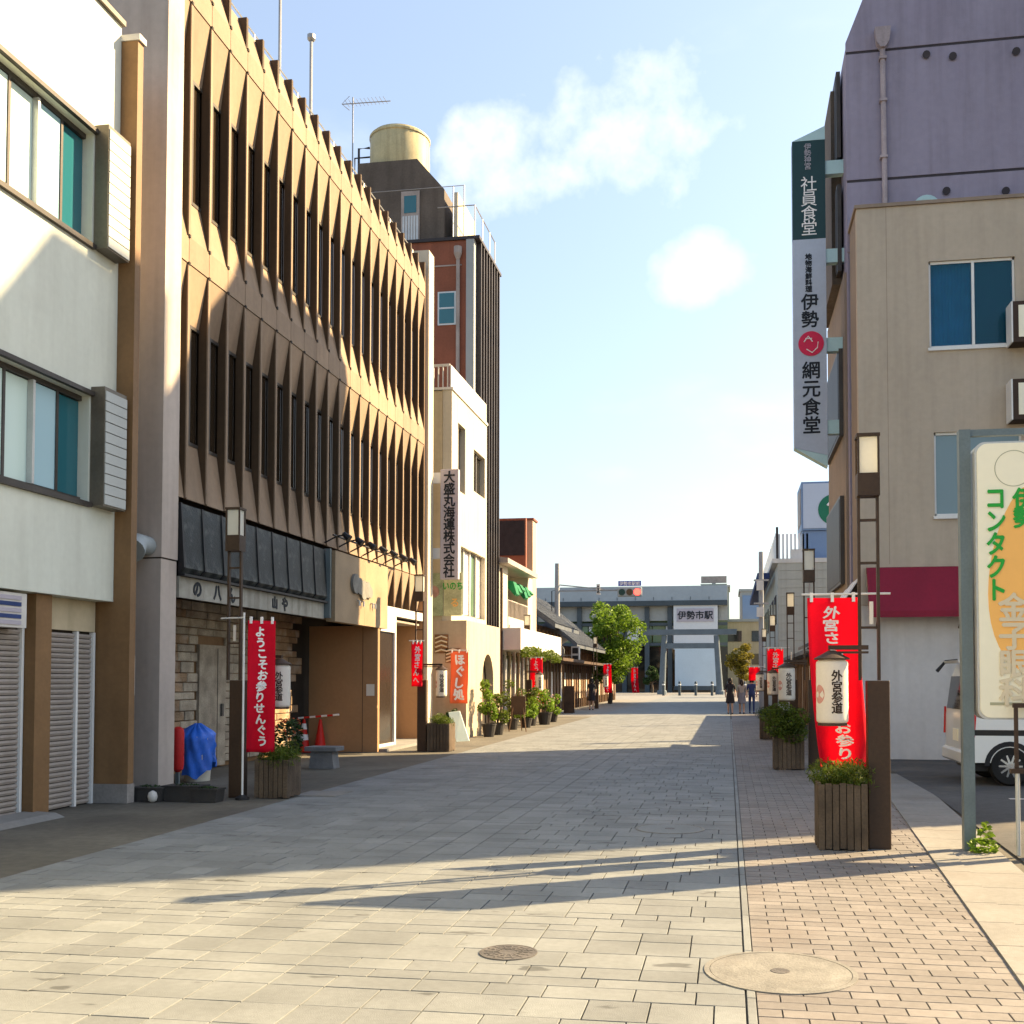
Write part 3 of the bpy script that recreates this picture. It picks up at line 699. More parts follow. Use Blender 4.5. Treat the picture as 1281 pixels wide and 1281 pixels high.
# ------------------------------------------------------------------ left: cream three-storey building with vertical company sign
def company_building():
    X, Y0, Y1 = -7.3, 26.9, 31.0
    t = thing('company_building', (X, 29, 0), 'cream three storey building with white roof railing behind the vertical company sign', 'building')
    mb = MB()
    wins = [(27.55, 28.35, 6.75, 8.62), (29.35, 30.75, 7.05, 8.28), (27.9, 30.8, 3.35, 5.25)]
    # facade skin with openings
    mb.box(X - .25, X, Y0, Y1, 8.62, 9.35); mb.box(X - .25, X, Y0, Y1, 5.25, 6.75)
    mb.box(X - .25, X, Y0, 27.55, 6.75, 8.62); mb.box(X - .25, X, 28.35, 29.35, 6.75, 8.62); mb.box(X - .25, X, 30.75, Y1, 6.75, 8.62)
    mb.box(X - .25, X, 29.35, 30.75, 6.75, 7.05); mb.box(X - .25, X, 29.35, 30.75, 8.28, 8.62)
    mb.box(X - .25, X, Y0, 27.9, 3.1, 5.25); mb.box(X - .25, X, 30.8, Y1, 3.1, 5.25); mb.box(X - .25, X, 27.9, 30.8, 3.1, 3.35)
    mb.build('wall', 'c_wall', t)
    MB().box(-15, X - .26, Y0 + .01, Y1, 0, 9.33).build('side_wall', 'c_side', t)
    for (a, b, c, d) in wins:
        w = MB().box(X - .2, X - .12, a, b, c, c + .06).box(X - .2, X - .12, a, b, d - .06, d).build('window', 'alu_bronze', t)
        n = 2 if b - a < 1.5 else 4
        for i in range(n):
            MB().box(X - .17, X - .16, a + (b - a) * i / n + .03, a + (b - a) * (i + 1) / n - .03, c + .06, d - .06).build('pane', 'glass_dark' if c > 6 else ('white_cloth' if i % 2 else 'glass_green'), w)
            MB().box(X - .18, X - .10, a + (b - a) * i / n - .035, a + (b - a) * i / n + .035, c, d).build('stile', 'alu_bronze' if c > 6 else 'white_paint', w)
    box('coping', 'white_paint', t, -15, X + .04, Y0 - .03, Y1, 9.352, 9.42)
    rl = MB().box(X - .06, X - .02, Y0, Y1, 9.42, 10.02).build('parapet_rail', 'white_paint', t)
    for i in range(7): box('baluster', 'white_paint', rl, X - .14 - i * .13, X - .11 - i * .13, Y0, Y0 + .03, 9.42, 10.0)
    box('top_rail', 'white_paint', rl, X - 1.1, X - .062, Y0 - .005, Y0 + .045, 10.0, 10.06)
    # ground-floor shop block standing forward, with arch
    S = -6.85
    ap = [(27.0, 0), (28.6, 0)] + [(29.3 - .7 * math.cos(a), 1.5 + .78 * math.sin(a)) for a in [math.pi * i / 12 for i in range(13)]] + [(30.0, 0), (30.9, 0), (30.9, 3.12), (27.0, 3.12)]
    sh = MB().prism(ap, 'x', S - .22, S).build('shop_front', 'c_shop', t)
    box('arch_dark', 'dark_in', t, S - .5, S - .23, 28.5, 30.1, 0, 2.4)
    box('shop_side', 'c_shop', t, -8.3, S - .001, 26.80, 26.99, 0, 3.12)
    box('shop_roof', 'c_shop', t, -8.3, S - .225, 27.0, 30.9, 3.0, 3.12)
    # pictures on the wall that faces up the street
    for (x0, x1, z0, z1) in ((-7.72, -7.35, 2.25, 2.75), (-7.42, -7.02, 2.0, 2.38)):
        p = box('relief_panel', 'art_wood', t, x0, x1, 26.77, 26.797, z0, z1)
        for i in range(4):
            zz = z0 + (i + .3) * (z1 - z0) / 4.2
            MB().tube([(x0 + .02, 26.77, zz), ((x0 + x1) / 2, 26.77, zz + .06), (x1 - .02, 26.77, zz + .01)], .022, 5).build('relief_ridge', 'sign_buff', p)
    d1 = box('poster', 'poster_a', t, -7.9, -7.52, 26.875, 26.897, 3.25, 4.4)
    d2 = box('poster', 'poster_b', t, -7.50, -7.0, 26.875, 26.897, 3.25, 4.4)
    MB().disc((-7.78, 26.86, 3.9), .16, 'y', .012).build('poster_flower', 'flower', d1)
    lettering('いのち', .24, 'sign_green', d2, (-7.25, 26.87, 4.05), bold=.005, squash=(.8, 1))
    lettering('る', .26, 'sign_orange', d2, (-7.2, 26.87, 3.6), bold=.005)
    # company sign
    a0, a1 = atY(552, 588, 26.2), atY(574, 725, 26.2)
    s = thing('vertical_sign', (a0.x, 26.2, a1.z), 'tall grey vertical company sign with black characters on the cream building', 'sign')
    box('board', 'sign_grey', s, a0.x, a1.x + .0, 26.12, 26.28, a1.z, a0.z, bevel=.01)
    for z in (a1.z + .55, a0.z - .35): box('bracket', 'alu_white', s, a0.x - .25, a0.x - .002, 26.17, 26.23, z, z + .28)
    lettering('大盛丸海運株式会社', .30, 'ink', s, ((a0.x + a1.x) / 2, 26.112, (a0.z + a1.z) / 2), vertical=True, spacing=.93, bold=.008, squash=(1.05, (a0.z - a1.z - .1) / (9 * .30 * .93)))
company_building()

# ------------------------------------------------------------------ left: red-brown tower
def brick_tower():
    X, Y0, Y1, H = -7.6, 30.95, 34.0, 15.2
    t = thing('brick_tower', (X, 32.5, 0), 'tall red brown building with dark vertical mullions and rooftop penthouse', 'building')
    MB().box(-14, X - .12, Y0, Y1, 0, H).build('wall', 'd_brick', t)
    box('corner_strip', 'station_grey', t, X - .35, X - .10, Y0 - .05, Y0 + .25, 0, H + .05)
    fm = MB().box(0, .16, -.04, .04, 3.2, H).mesh('mullion', 'd_metal'); gm = MB().box(0, .03, -.16, .16, 3.2, H - .1).mesh('pane', 'glass_dark'); lm = MB().box(.0, .05, -.06, .06, 3.2, H - .05).mesh('panel_strip', 'd_light')
    for i in range(8):
        y = Y0 + .3 + i * .37
        piece('mullion', fm, t, (X - .10, y, 0)); piece('pane', gm, t, (X - .11, y + .22, 0)); piece('panel_strip', lm, t, (X - .108, y + .1, 0))
    for z in (3.1, 6.4, 9.6, 12.6): box('spandrel', 'd_metal', t, X - .11, X - .02, Y0 + .25, Y1, z, z + .35)
    box('coping', 'd_metal', t, -14.05, X + .08, Y0 - .06, Y1 + .05, H + .002, H + .1)
    w = box('window', 'alu_light', t, -8.86, -8.28, Y0 - .03, Y0 - .001, 12.55, 13.6)
    box('pane', 'glass_teal', w, -8.81, -8.33, Y0 - .04, Y0 - .031, 12.6, 13.55); box('rail', 'alu_light', w, -8.81, -8.33, Y0 - .05, Y0 - .041, 13.05, 13.1)
    MB().tube([(-8.2, Y0 - .08, 0), (-8.2, Y0 - .08, 14.6)], .06, 8).build('drainpipe', 'd_light', t)
    MB().lathe([(.05, 14.55), (.13, 14.75), (.13, 14.95)], -8.2, Y0 - .1, 10).build('rain_head', 'd_light', t)
    MB().box(-14, X - .5, Y0 - .02, Y0 - .0, 14.4, 14.44).build('string_line', 'd_light', t)
    # penthouse with sloped top
    px0, px1 = -11.6, -8.75
    ph = MB().prism([(px0, H), (px1, H), (px1, 17.0), (px1 - .9, 18.05), (px0, 18.05)], 'y', 31.25, 33.9).build('penthouse', 'd_top', t)
    d = box('penthouse_door', 'd_light', ph, -10.15, -9.55, 31.2, 31.248, H + .15, 17.0)
    box('pane', 'glass_teal', d, -10.05, -9.65, 31.19, 31.199, 16.3, 16.85)
    for i in range(6): box('board', 'alu_light', d, -10.1 + i * .09, -10.04 + i * .09, 31.188, 31.199, H + .2, 16.2)
    box('parapet_wall', 'c_wall', t, px1 + .3, px1 + .42, 31.3, 33.5, H + .1, 16.9)
    rl = MB()
    for x in (-8.4, -8.05, -7.7):
        rl.tube([(x, 31.0, H + .1), (x, 31.0, H + (1.75 if x < -7.8 else 1.1))], .02, 5)
    rl.tube([(-8.9, 31.0, H + 1.1), (-7.7, 31.0, H + 1.1)], .018, 5).tube([(-7.7, 31.0, H + 1.1), (-7.7, 33.8, H + 1.1)], .018, 5).tube([(-12.3, 31.0, H + 1.75), (-8.05, 31.0, H + 1.75)], .012, 5)
    for y in (32, 33, 33.8): rl.tube([(-7.7, y, H + .1), (-7.7, y, H + 1.1)], .02, 5)
    rl.build('roof_railing', 'steel', t)
    wt = thing('water_tank', (-10.3, 32.4, 18.06), 'round yellowish water tank on top of the brick tower penthouse', 'water tank')
    c = (-10.62, 32.5)
    MB().lathe([(.97, 18.07), (.98, 18.5), (.97, 19.35), (.9, 19.46), (.2, 19.62), (.001, 19.63)], c[0], c[1], 40, False).build('tank_body', 'tank', wt, auto=35)
    MB().lathe([(.985, 19.28), (1.0, 19.3), (1.0, 19.36), (.985, 19.38)], c[0], c[1], 40, False).build('rim_band', 'tank', wt)
    MB().lathe([(.14, 19.6), (.14, 19.7), (.001, 19.72)], c[0], c[1], 12, False).build('hatch', 'tank', wt)
    MB().tube([(c[0] - .98, 32.3, 19.1), (c[0] - 1.35, 32.3, 19.1), (c[0] - 1.35, 32.3, 18.06)], .04, 6).build('pipe', 'd_metal', wt)
    MB().tube([(c[0] - .98, 32.6, 18.95), (c[0] - 1.6, 32.6, 18.95), (c[0] - 1.6, 32.6, 18.06)], .03, 6).build('pipe', 'd_metal', wt)
    b = Vector((-12.0, 31.8, 18.06))
    an = thing('television_antenna', b, 'thin television antenna with horizontal boom beside the water tank', 'antenna')
    MB().tube([b - Vector((0, 0, 2.8)), b + Vector((0, 0, 2.5))], .022, 6).build('mast', 'steel', an)
    bm = MB().tube([b + Vector((-.35, 0, 2.3)), b + Vector((1.25, .1, 2.32))], .016, 5).build('boom', 'steel', an)
    for i in range(11):
        p = b + Vector((-.2 + i * .13, 0, 2.31)); MB().tube([p - Vector((0, .22, 0)), p + Vector((0, .22, 0))], .008, 4).build('element', 'steel', bm)
    MB().tube([b + Vector((-.12, 0, 2.55)), b + Vector((-.38, 0, 2.31)), b + Vector((-.12, 0, 2.08))], .012, 4).build('reflector', 'steel', an)
brick_tower()

# ------------------------------------------------------------------ plants and planters
def foliage(name, m, parent, blobs, size, seed, blade=0.0):
    mb = MB(); r = random.Random(seed)
    for c, rad, n in blobs: mb.leaves(c, rad, n, size, r, .45, blade=blade)
    return mb.build(name, m, parent)
def planter(loc, w, d, h, label, seed, m='leaf', rz=0):
    x, y = loc
    t = thing('wooden_planter', (x, y, 0), label, 'planter', 'wooden street planters')
    MB().box(x - w / 2 + .03, x + w / 2 - .03, y - d / 2 + .03, y + d / 2 - .03, .03, h - .04).build('soil_box', 'soil', t)
    n = 7; sw = w / n; me = MB().box(-sw / 2 + .004, sw / 2 - .004, -.014, .014, .01, h).mesh('slat', 'planter_wood')
    r = random.Random(seed)
    for i in range(n):
        for s in (-1, 1): piece('slat', me, t, (x - w / 2 + (i + .5) * sw, y + s * (d / 2 - .014), r.uniform(-.01, .012)))
    n = 6; sw = (d - .06) / n; me = MB().box(-.014, .014, -sw / 2 + .004, sw / 2 - .004, .01, h).mesh('slat', 'planter_wood')
    for i in range(n):
        for s in (-1, 1): piece('slat', me, t, (x + s * (w / 2 - .014), y - d / 2 + .03 + (i + .5) * sw, r.uniform(-.01, .012)))
    blobs = [((x + r.uniform(-w * .38, w * .38), y + r.uniform(-d * .38, d * .38), h + r.uniform(-.02, .10)), (r.uniform(.12, .2), r.uniform(.12, .19), r.uniform(.10, .17)), 240) for _ in range(14)]
    foliage('shrub', m, t, blobs, .048, seed, .25)
    return t
def pot_plant(loc, r, h, top, wid, label, seed, m='leaf', flowers=0, size=.07):
    x, y = loc; t = thing('potted_plant', (x, y, 0), label, 'potted plant', 'potted plants outside the left shops')
    MB().lathe([(r * .7, .0), (r, h * .9), (r * 1.06, h * .92), (r * 1.06, h), (r * .9, h), (r * .88, h * .9)], x, y, 14).build('pot', 'pot_dark', t)
    rr = random.Random(seed); st = MB()
    for i in range(7):
        a = rr.uniform(0, 6.28); st.tube([(x, y, h * .8), (x + math.cos(a) * wid * .3, y + math.sin(a) * wid * .3, h + (top - h) * .5), (x + math.cos(a) * wid * .7, y + math.sin(a) * wid * .7, top - .1)], [.012, .009, .004], 4)
    st.build('stems', 'bark', t)
    blobs = [((x + rr.uniform(-wid, wid) * .7, y + rr.uniform(-wid, wid) * .7, rr.uniform(h + .05, top - .06)), (wid * .42, wid * .42, .15), 90) for _ in range(9)]
    foliage('foliage', m, t, blobs, size, seed)
    if flowers: foliage('blossom', 'flower', t, [((x, y, (h + top) / 2 + .1), (wid * .9, wid * .9, (top - h) * .45), flowers)], .05, seed + 1)
    return t
planter((1.02, 9.98), .44, .46, .60, 'nearest wooden slat planter with grassy green shrub beside the brown lamp post', 21)
planter((1.02, 18.5), .52, .5, .60, 'wooden slat planter with dark shrub under the second lamp post on the right', 22, 'leaf')
planter((1.05, 27.7), .5, .5, .6, 'wooden slat planter under the third lamp post on the right', 23, 'leaf_dark')
planter((-5.90, 13.05), .46, .44, .50, 'wooden slat planter with grassy shrub beside the left lamp post', 24)
planter((-6.17, 21.95), .5, .5, .6, 'wooden slat planter with clipped shrub in front of the company building', 25)
tr_ = thing('trailing_shrub', (1.0, 18.2, 0), 'bushy trailing green plant spilling over the second right planter', 'plant')
foliage('foliage', 'leaf', tr_, [((.95 + dx, 18.25, z), (.24, .22, .17), 420) for dx, z in ((-.12, .72), (.1, .78), (-.18, .92), (.15, .62), (-.05, 1.0), (.2, .9))], .05, 31)
MB().tube([(1.0, 18.3, .55), (.98, 18.25, .8), (.9, 18.2, 1.0)], .015, 5).build('stem', 'bark', tr_)
wd = thing('weed_clump', (2.24, 9.85, 0), 'small leafy weed growing at the foot of the steel sign post', 'weed')
foliage('foliage', 'leaf_light', wd, [((2.24, 9.84, .06), (.14, .12, .07), 130), ((2.26, 9.84, .16), (.06, .06, .12), 60)], .05, 33)

# ------------------------------------------------------------------ lamp posts, lanterns, banners
def lamp_post(x, y, side, label):
    t = thing('lamp_post', (x, y, 0), label, 'lamp post', 'brown street lamp posts')
    box('base_post', 'lamp_brown', t, x - .03, x + .17, y - .07, y + .07, 0, 1.54, bevel=.006)
    for s in (-.085, .085): box('upright', 'lamp_brown', t, x + s - .013 + .0, x + s + .013, y - .025, y + .025, 1.542, 3.42)
    for z in (2.02, 2.62, 3.02): box('crossbar', 'lamp_brown', t, x - .072, x + .072, y - .018, y + .018, z, z + .022)
    box('lamp_block', 'lamp_brown', t, x - .10, x + .10, y - .09, y + .09, 3.25, 3.46)
    h = MB()
    for sx in (-1, 1):
        for sy in (-1, 1): h.box(x + sx * .09 - .009, x + sx * .09 + .009, y + sy * .08 - .009, y + sy * .08 + .009, 3.462, 3.80)
    h.build('lamp_frame', 'lamp_brown', t)
    box('lamp_shade', 'lamp_glass', t, x - .082, x + .082, y - .072, y + .072, 3.463, 3.798)
    box('lamp_cap', 'lamp_brown', t, x - .105, x + .105, y - .095, y + .095, 3.802, 3.83)
    box('plate', 'paper', t, x + .0, x + .035, y - .04, y - .03, 2.06, 2.27)
    return t
def lantern(x, y, label, side, post_x, z0=1.15, r=.142, h=.58, face='-y'):
    t = thing('paper_lantern', (x, y, z0), label, 'lantern', 'white paper lanterns on the lamp posts')
    prof = [(r * .80, 0), (r * .97, .02)] + [(r * (1 + .006 * math.sin(i * 2.3)), .04 + i * (h - .08) / 14) for i in range(15)] + [(r * .97, h - .02), (r * .8, h)]
    MB().lathe([(a, z0 + b) for a, b in prof], x, y, 30).build('paper_body', 'paper', t, auto=40)
    MB().lathe([(r * .82, z0 - .018), (r * .92, z0 - .018), (r * .92, z0 + .008), (r * .82, z0 + .008)], x, y, 26).build('bottom_ring', 'lamp_brown', t)
    MB().lathe([(r * 1.12, z0 + h), (r * 1.12, z0 + h + .012), (r * .5, z0 + h + .06), (.03, z0 + h + .085)], x, y, 26).build('cap', 'lamp_brown', t)
    def wrap(v):
        a = (v.x - x) / r + (.35 if side > 0 else .22); rr = r * 1.004 + max(0, (y - v.y - r * 1.0)) * .0 + (.0025 if v.y < y - r - .004 else 0)
        return Vector((x + math.sin(a) * rr, y - math.cos(a) * rr, v.z))
    lettering('外宮参道', .105, 'ink_brown', t, (x, y - r - .004, z0 + h * .5), vertical=True, spacing=.92, bold=.003, warp=wrap)
    n = 26; mb = MB(); vs = []
    for i in range(n):
        a = 2 * math.pi * i / n; ang = -1.0 + .42 * math.cos(a) / 1.0; vs.append((x + math.sin(ang) * r * 1.008, y - math.cos(ang) * r * 1.008, z0 + h * .46 + .085 * math.sin(a)))
    cx_ = (x + math.sin(-1.0) * r * 1.012, y - math.cos(-1.0) * r * 1.012, z0 + h * .46)
    mb.add(vs + [cx_], [(i, (i + 1) % n, n) for i in range(n)]).build('round_mark', 'paper_pink', t)
    a = MB().box(min(x - .03, post_x), max(x + .03, post_x), y - .025, y + .025, z0 + h + .09, z0 + h + .13)
    a.box(min(x - .03, post_x), max(x + .03, post_x), y - .025, y + .025, z0 + h + .055, z0 + h + .075)
    a.build('arm', 'lamp_brown', t)
    return t
def banner(x, y, z1, w, h, label, ang=0, words='外宮さんへようこそお参り', size=.155, m='red_cloth', lean=.10, group='red cloth banners on the lamp posts', rod=True, post_x=None, boldness=.005):
    t = thing('cloth_banner', (x, y, z1 - h), label, 'banner', group)
    ca, sa = math.cos(ang), math.sin(ang); ph = x * 3.1 + y
    def place(u, d, z):      # u across, d in front, z height, following the cloth's ripples
        k = (z1 - z) / h
        uu = u + lean * k * k
        dd = .045 * (.25 + k) * math.sin(u * 14 + ph + k * 3) + .03 * math.sin(k * 8 + ph) * k - d
        return Vector((x + uu * ca - dd * sa, y + uu * sa + dd * ca, z))
    nu, nv = 14, 30; vs = [place(-w / 2 + w * i / nu, 0, z1 - h * j / nv) for j in range(nv + 1) for i in range(nu + 1)]
    fs = [(j * (nu + 1) + i, j * (nu + 1) + i + 1, (j + 1) * (nu + 1) + i + 1, (j + 1) * (nu + 1) + i) for j in range(nv) for i in range(nu)]
    o = MB().add(vs, fs); o.smooth = True; c = o.build('cloth', m, t)
    sm = c.modifiers.new('thick', 'SOLIDIFY'); sm.thickness = .004; sm.offset = 0
    if words:
        n = len(words); step = (h - .12) / n
        me = text_mesh(words, size, .001, boldness, True, 1.0)
        zs = [v.co.z for v in me.vertices]; k = (h - .16) / (max(zs) - min(zs))
        for v in me.vertices: v.co = place(v.co.x * 1.05 + .02 * math.sin(v.co.z * 7), .006 - v.co.y, z1 - h / 2 + v.co.z * k) - W[t]
        me.materials.append(MT['white_cloth']); me.update()
        l = bpy.data.objects.new('lettering', me); col.objects.link(l); l.parent = t
    if rod:
        a, b = place(-w / 2 - .05, 0, z1 + .035), place(w / 2 + .04, 0, z1 + .035)
        if post_x is not None: b = Vector((post_x, y, z1 + .035))
        MB().tube([a, b], .011, 6).build('rod', 'alu_white', t)
        for i in range(3):
            p = place(-w / 2 + .04 + i * (w - .08) / 2, 0, z1); MB().box(p.x - .014, p.x + .014, p.y - .015, p.y + .015, p.z - .04, p.z + .05).build('loop', 'white_cloth', t)
    return t
lamp_post(1.29, 9.96, -1, 'nearest brown lamp post, right of the first wooden planter')
lantern(.93, 9.72, 'nearest white paper lantern hanging in front of the large red banner', -1, 1.25)
banner(.985, 10.2, 2.33, .47, 1.62, 'large red banner with white brush writing behind the nearest paper lantern', 0, lean=.12, post_x=1.52)
lamp_post(1.40, 18.6, -1, 'second lamp post on the right, before the beige building')
lantern(1.0, 18.45, 'paper lantern hanging from the second lamp post on the right', -1, 1.35, z0=1.18)
lamp_post(1.62, 27.9, -1, 'third lamp post on the right, by the low wooden shop')
lantern(1.15, 27.8, 'small paper lantern hanging from the third lamp post on the right', -1, 1.55)
banner(1.22, 27.95, 2.35, .42, .85, 'short red banner hanging from the third lamp post on the right', 0, '外宮さんへ', lean=.0, post_x=1.6)
lamp_post(1.55, 37.5, -1, 'fourth lamp post on the right, nearly hidden by the third')
lantern(1.1, 37.4, 'distant paper lantern near the walking people on the right', -1, 1.5)
banner(1.15, 47.5, 2.1, .5, .6, 'tiny distant red banner above the walking people', 0, None, lean=0, post_x=1.6)
lamp_post(1.6, 47.6, -1, 'farthest lamp post on the right, before the pale panelled building')
lamp_post(-6.46, 12.9, 1, 'brown lamp post in front of the stone fronted shop on the left')
banner(-6.03, 12.80, 2.32, .35, 1.72, 'long red banner with white writing on the nearest left lamp post', R(28), 'ようこそお参りせんぐう', .13, lean=.0, post_x=-6.6)
lantern(-6.0, 13.3, 'paper lantern partly behind the long left red banner', 1, -6.2, z0=1.17)
np_ = thing('banner_pole', (-6.21, 12.66, 0), 'thin white pole standing beside the long left red banner', 'pole')
MB().tube([(-6.21, 12.66, 0), (-6.21, 12.66, 2.42)], .014, 7).build('pole', 'alu_white', np_)
MB().lathe([(.09, 0), (.09, .03), (.02, .06)], -6.21, 12.66, 12).build('foot', 'black_plastic', np_)
lamp_post(-6.62, 21.8, 1, 'brown lamp post in front of the company building on the left')
banner(-6.62, 21.60, 2.35, .24, .95, 'narrow red banner tied to the second lamp post on the left', R(10), '外宮さんへ', .13, lean=0)
lantern(-6.10, 21.7, 'paper lantern on a curved arm beside the second left lamp post', 1, -6.5, z0=1.18, r=.12)
lamp_post(-7.0, 36.0, 1, 'left lamp post beside the flower shop with the green awning')
banner(-6.72, 36.2, 2.3, .46, 1.6, 'red banner by the flower shop on the left', R(12), 'ようこそお参り', .17, lean=.05)
lantern(-6.55, 35.9, 'paper lantern in front of the red flower shop banner', 1, -7.0)
lamp_post(-7.0, 55.0, 1, 'left lamp post in front of the dark wooden shops')
banner(-6.7, 58.0, 2.4, .45, 1.6, 'distant red banner before the dark wooden shops', R(10), 'ようこそ', lean=.05)
banner(-5.9, 66.0, 2.3, .45, 1.6, 'farthest red banner beneath the big street tree', R(10), '外宮さんへ', lean=.1)
lantern(-6.45, 55.0, 'distant paper lantern beside the dark wooden shops', 1, -6.95)

# ------------------------------------------------------------------ things in front of the closed shop
rx = atZ(222, 985)
fe = thing('red_standpipe', (rx.x, rx.y, 0), 'red capsule shaped box on a short post by the grey column', 'hydrant box')
MB().lathe([(.03, .22), (.075, .26), (.085, .32), (.085, .78), (.075, .84), (.03, .87)], rx.x, rx.y, 16).build('capsule', 'red_paint', fe, auto=35)
box('post', 'post_steel', fe, rx.x - .025, rx.x + .025, rx.y - .02, rx.y + .02, 0, .23)
bx_ = (-8.05, 14.9)
bk = thing('covered_bin', (bx_[0], bx_[1], 0), 'pale bin wrapped in crumpled blue tarpaulin beside the red box', 'bin')
MB().lathe([(.19, 0), (.22, .4), (.23, .68)], bx_[0], bx_[1], 18).build('bin_body', 'bucket', bk, auto=40)
tv = []; tf = []; n = 34; rr = random.Random(8); rings = 16
for j in range(rings):
    k = j / (rings - 1); z = .88 - .72 * k
    for i in range(n):
        a = 2 * math.pi * i / n
        r_ = (.03 + .23 * min(1, k * 4)) + .035 * math.sin(a * 5 + k * 4) * k + .022 * math.sin(a * 11 - k * 9) + .015 * math.sin(a * 17 + k * 15)
        zz = z + (.10 * math.sin(a * 2 + 1) * k) + (.03 * math.sin(a * 7) * k)
        tv.append((bx_[0] + r_ * math.cos(a), bx_[1] + r_ * math.sin(a), zz))
for j in range(rings - 1):
    for i in range(n): tf.append((j * n + i, j * n + (i + 1) % n, (j + 1) * n + (i + 1) % n, (j + 1) * n + i))
tb = MB().add(tv, tf); tb.smooth = True; tb.build('tarpaulin', 'tarp', bk)
for (px, py, w, d, h, lab) in ((182, 1003, .42, .25, .16, 'low dark planter box at the foot of the brown pilaster'), (226, 1003, .5, .25, .18, 'low dark planter box by the grey column base'), (254, 1004, .36, .22, .15, 'low dark planter box nearest the left lamp post')):
    c = atZ(px, py); q = thing('planter_box', (c.x, c.y + d / 2, 0), lab, 'planter', 'low dark planter boxes by the grey column')
    MB().prism([(c.x - w / 2 + .02, 0), (c.x + w / 2 - .02, 0), (c.x + w / 2, h), (c.x - w / 2, h)], 'y', c.y, c.y + d).build('trough', 'pot_dark', q)
    box('rim', 'pot_dark', q, c.x - w / 2 - .012, c.x + w / 2 + .012, c.y - .01, c.y + d + .01, h + .001, h + .02)
    foliage('moss', 'leaf_dark', q, [((c.x, c.y + d / 2, h + .01), (w * .4, d * .38, .035), 150)], .03, int(px))
c = atZ(193, 1003)
wb = thing('white_stone', (c.x, c.y, 0), 'small round white stone between the low dark planter boxes', 'stone')
ms = MB().lathe([(.02, 0), (.05, .02), (.062, .07), (.05, .12), (.012, .145)], c.x, c.y - .04, 12); ms.build('stone_body', 'white_paint', wb, auto=60)
# cones and bars
for i, (px, py) in enumerate(((369, 940), (385, 938), (400, 937), (421, 937))):
    c = atZ(px, py); c.y = min(c.y, 21.2)
    q = thing('traffic_cone', (c.x, c.y, 0), ['traffic cone nearest the stone wall', 'white striped traffic cone second from the stone wall', 'leaning white striped traffic cone above the bench', 'plain traffic cone nearest the board wall seam'][i], 'traffic cone', 'red traffic cones by the brown board wall')
    s = MB().lathe([(.14, .03), (.13, .05), (.03, .68), (.022, .7)], c.x, c.y, 16).build('cone', 'cone_red', q, auto=40)
    box('foot', 'cone_red', q, c.x - .18, c.x + .18, c.y - .18, c.y + .18, 0, .03)
    if i in (1, 2):
        for z in (.25, .48): MB().lathe([(.138 - .1587 * z, z), (.142 - .1587 * z, z + .005), (.142 - .1587 * (z + .12), z + .12), (.138 - .1587 * (z + .125), z + .125)], c.x, c.y, 16, False).build('white_band', 'white_cloth', q)
a, b = atY(366, 899, 21.0), atY(424, 894, 21.0)
q = thing('cone_bar', (a.x, 20.9, 0), 'thin red and white barrier bar resting on the traffic cones', 'barrier bar')
for i in range(8):
    p0, p1 = a.lerp(b, i / 8), a.lerp(b, (i + 1) / 8); MB().tube([p0, p1], .022, 7).build('segment', 'white_cloth' if i % 2 else 'cone_red', q)
c = atZ(407, 961)
q = thing('stone_bench', (c.x, c.y, 0), 'short grey stone bench on the pavement before the traffic cones', 'bench')
box('seat', 'bench_stone', q, c.x - .32, c.x + .26, c.y - .18, c.y + .22, .30, .38, bevel=.008)
MB().prism([(c.x - .26, 0), (c.x + .20, 0), (c.x + .16, .298), (c.x - .22, .298)], 'y', c.y - .12, c.y + .16).build('base', 'bench_stone', q)
q = thing('potted_plant', (-6.35, 14.4, 0), 'orange flowering potted plant behind the left wooden planter', 'potted plant')
MB().lathe([(.12, 0), (.17, .36), (.18, .4)], -6.35, 14.4, 14).build('pot', 'pot_dark', q)
foliage('foliage', 'leaf_dark', q, [((-6.35, 14.4, .7), (.22, .22, .28), 420)], .06, 51); foliage('blossom', 'orange_cloth', q, [((-6.35, 14.4, .85), (.22, .22, .2), 40)], .05, 52)

# in front of the company building
p0, p1 = atY(563, 815, 26.3), atY(585, 880, 26.3)
banner((p0.x + p1.x) / 2, 26.35, p0.z, p1.x - p0.x, p0.z - p1.z, 'orange banner with white characters beside the relief pictures', 0, 'ほぐし処', .26, 'orange_cloth', .0, None, True, None, .012)
c = atZ(574, 915)
q = thing('leaning_board', (c.x, 25.9, 0), 'pale blue advertising board leaning at the foot of the orange banner', 'board')
v0, v1, v2, v3 = atY(561, 880, 26.0), atY(575, 878, 26.0), atY(587, 915, 25.2), atY(571, 916, 25.2)
dz = min(v2.z, v3.z); pts = [v0, v1, v2, v3]
for p in pts: p.z -= dz
MB().add(pts + [p + Vector((0, .03, .008)) for p in pts], [(3, 2, 1, 0), (4, 5, 6, 7), (0, 1, 5, 4), (1, 2, 6, 5), (2, 3, 7, 6), (3, 0, 4, 7)]).build('panel', 'glass_frost', q)
MB().tube([v0 + Vector((.05, .05, 0)), Vector((v0.x + .05, 26.35, 0))], .015, 5).build('prop', 'alu_light', q)
c = (-7.0, 30.2)
pot_plant((-7.15, 26.45), .16, .3, .75, .2, 'small dark potted plant in the company building corner', 60, 'leaf_dark')
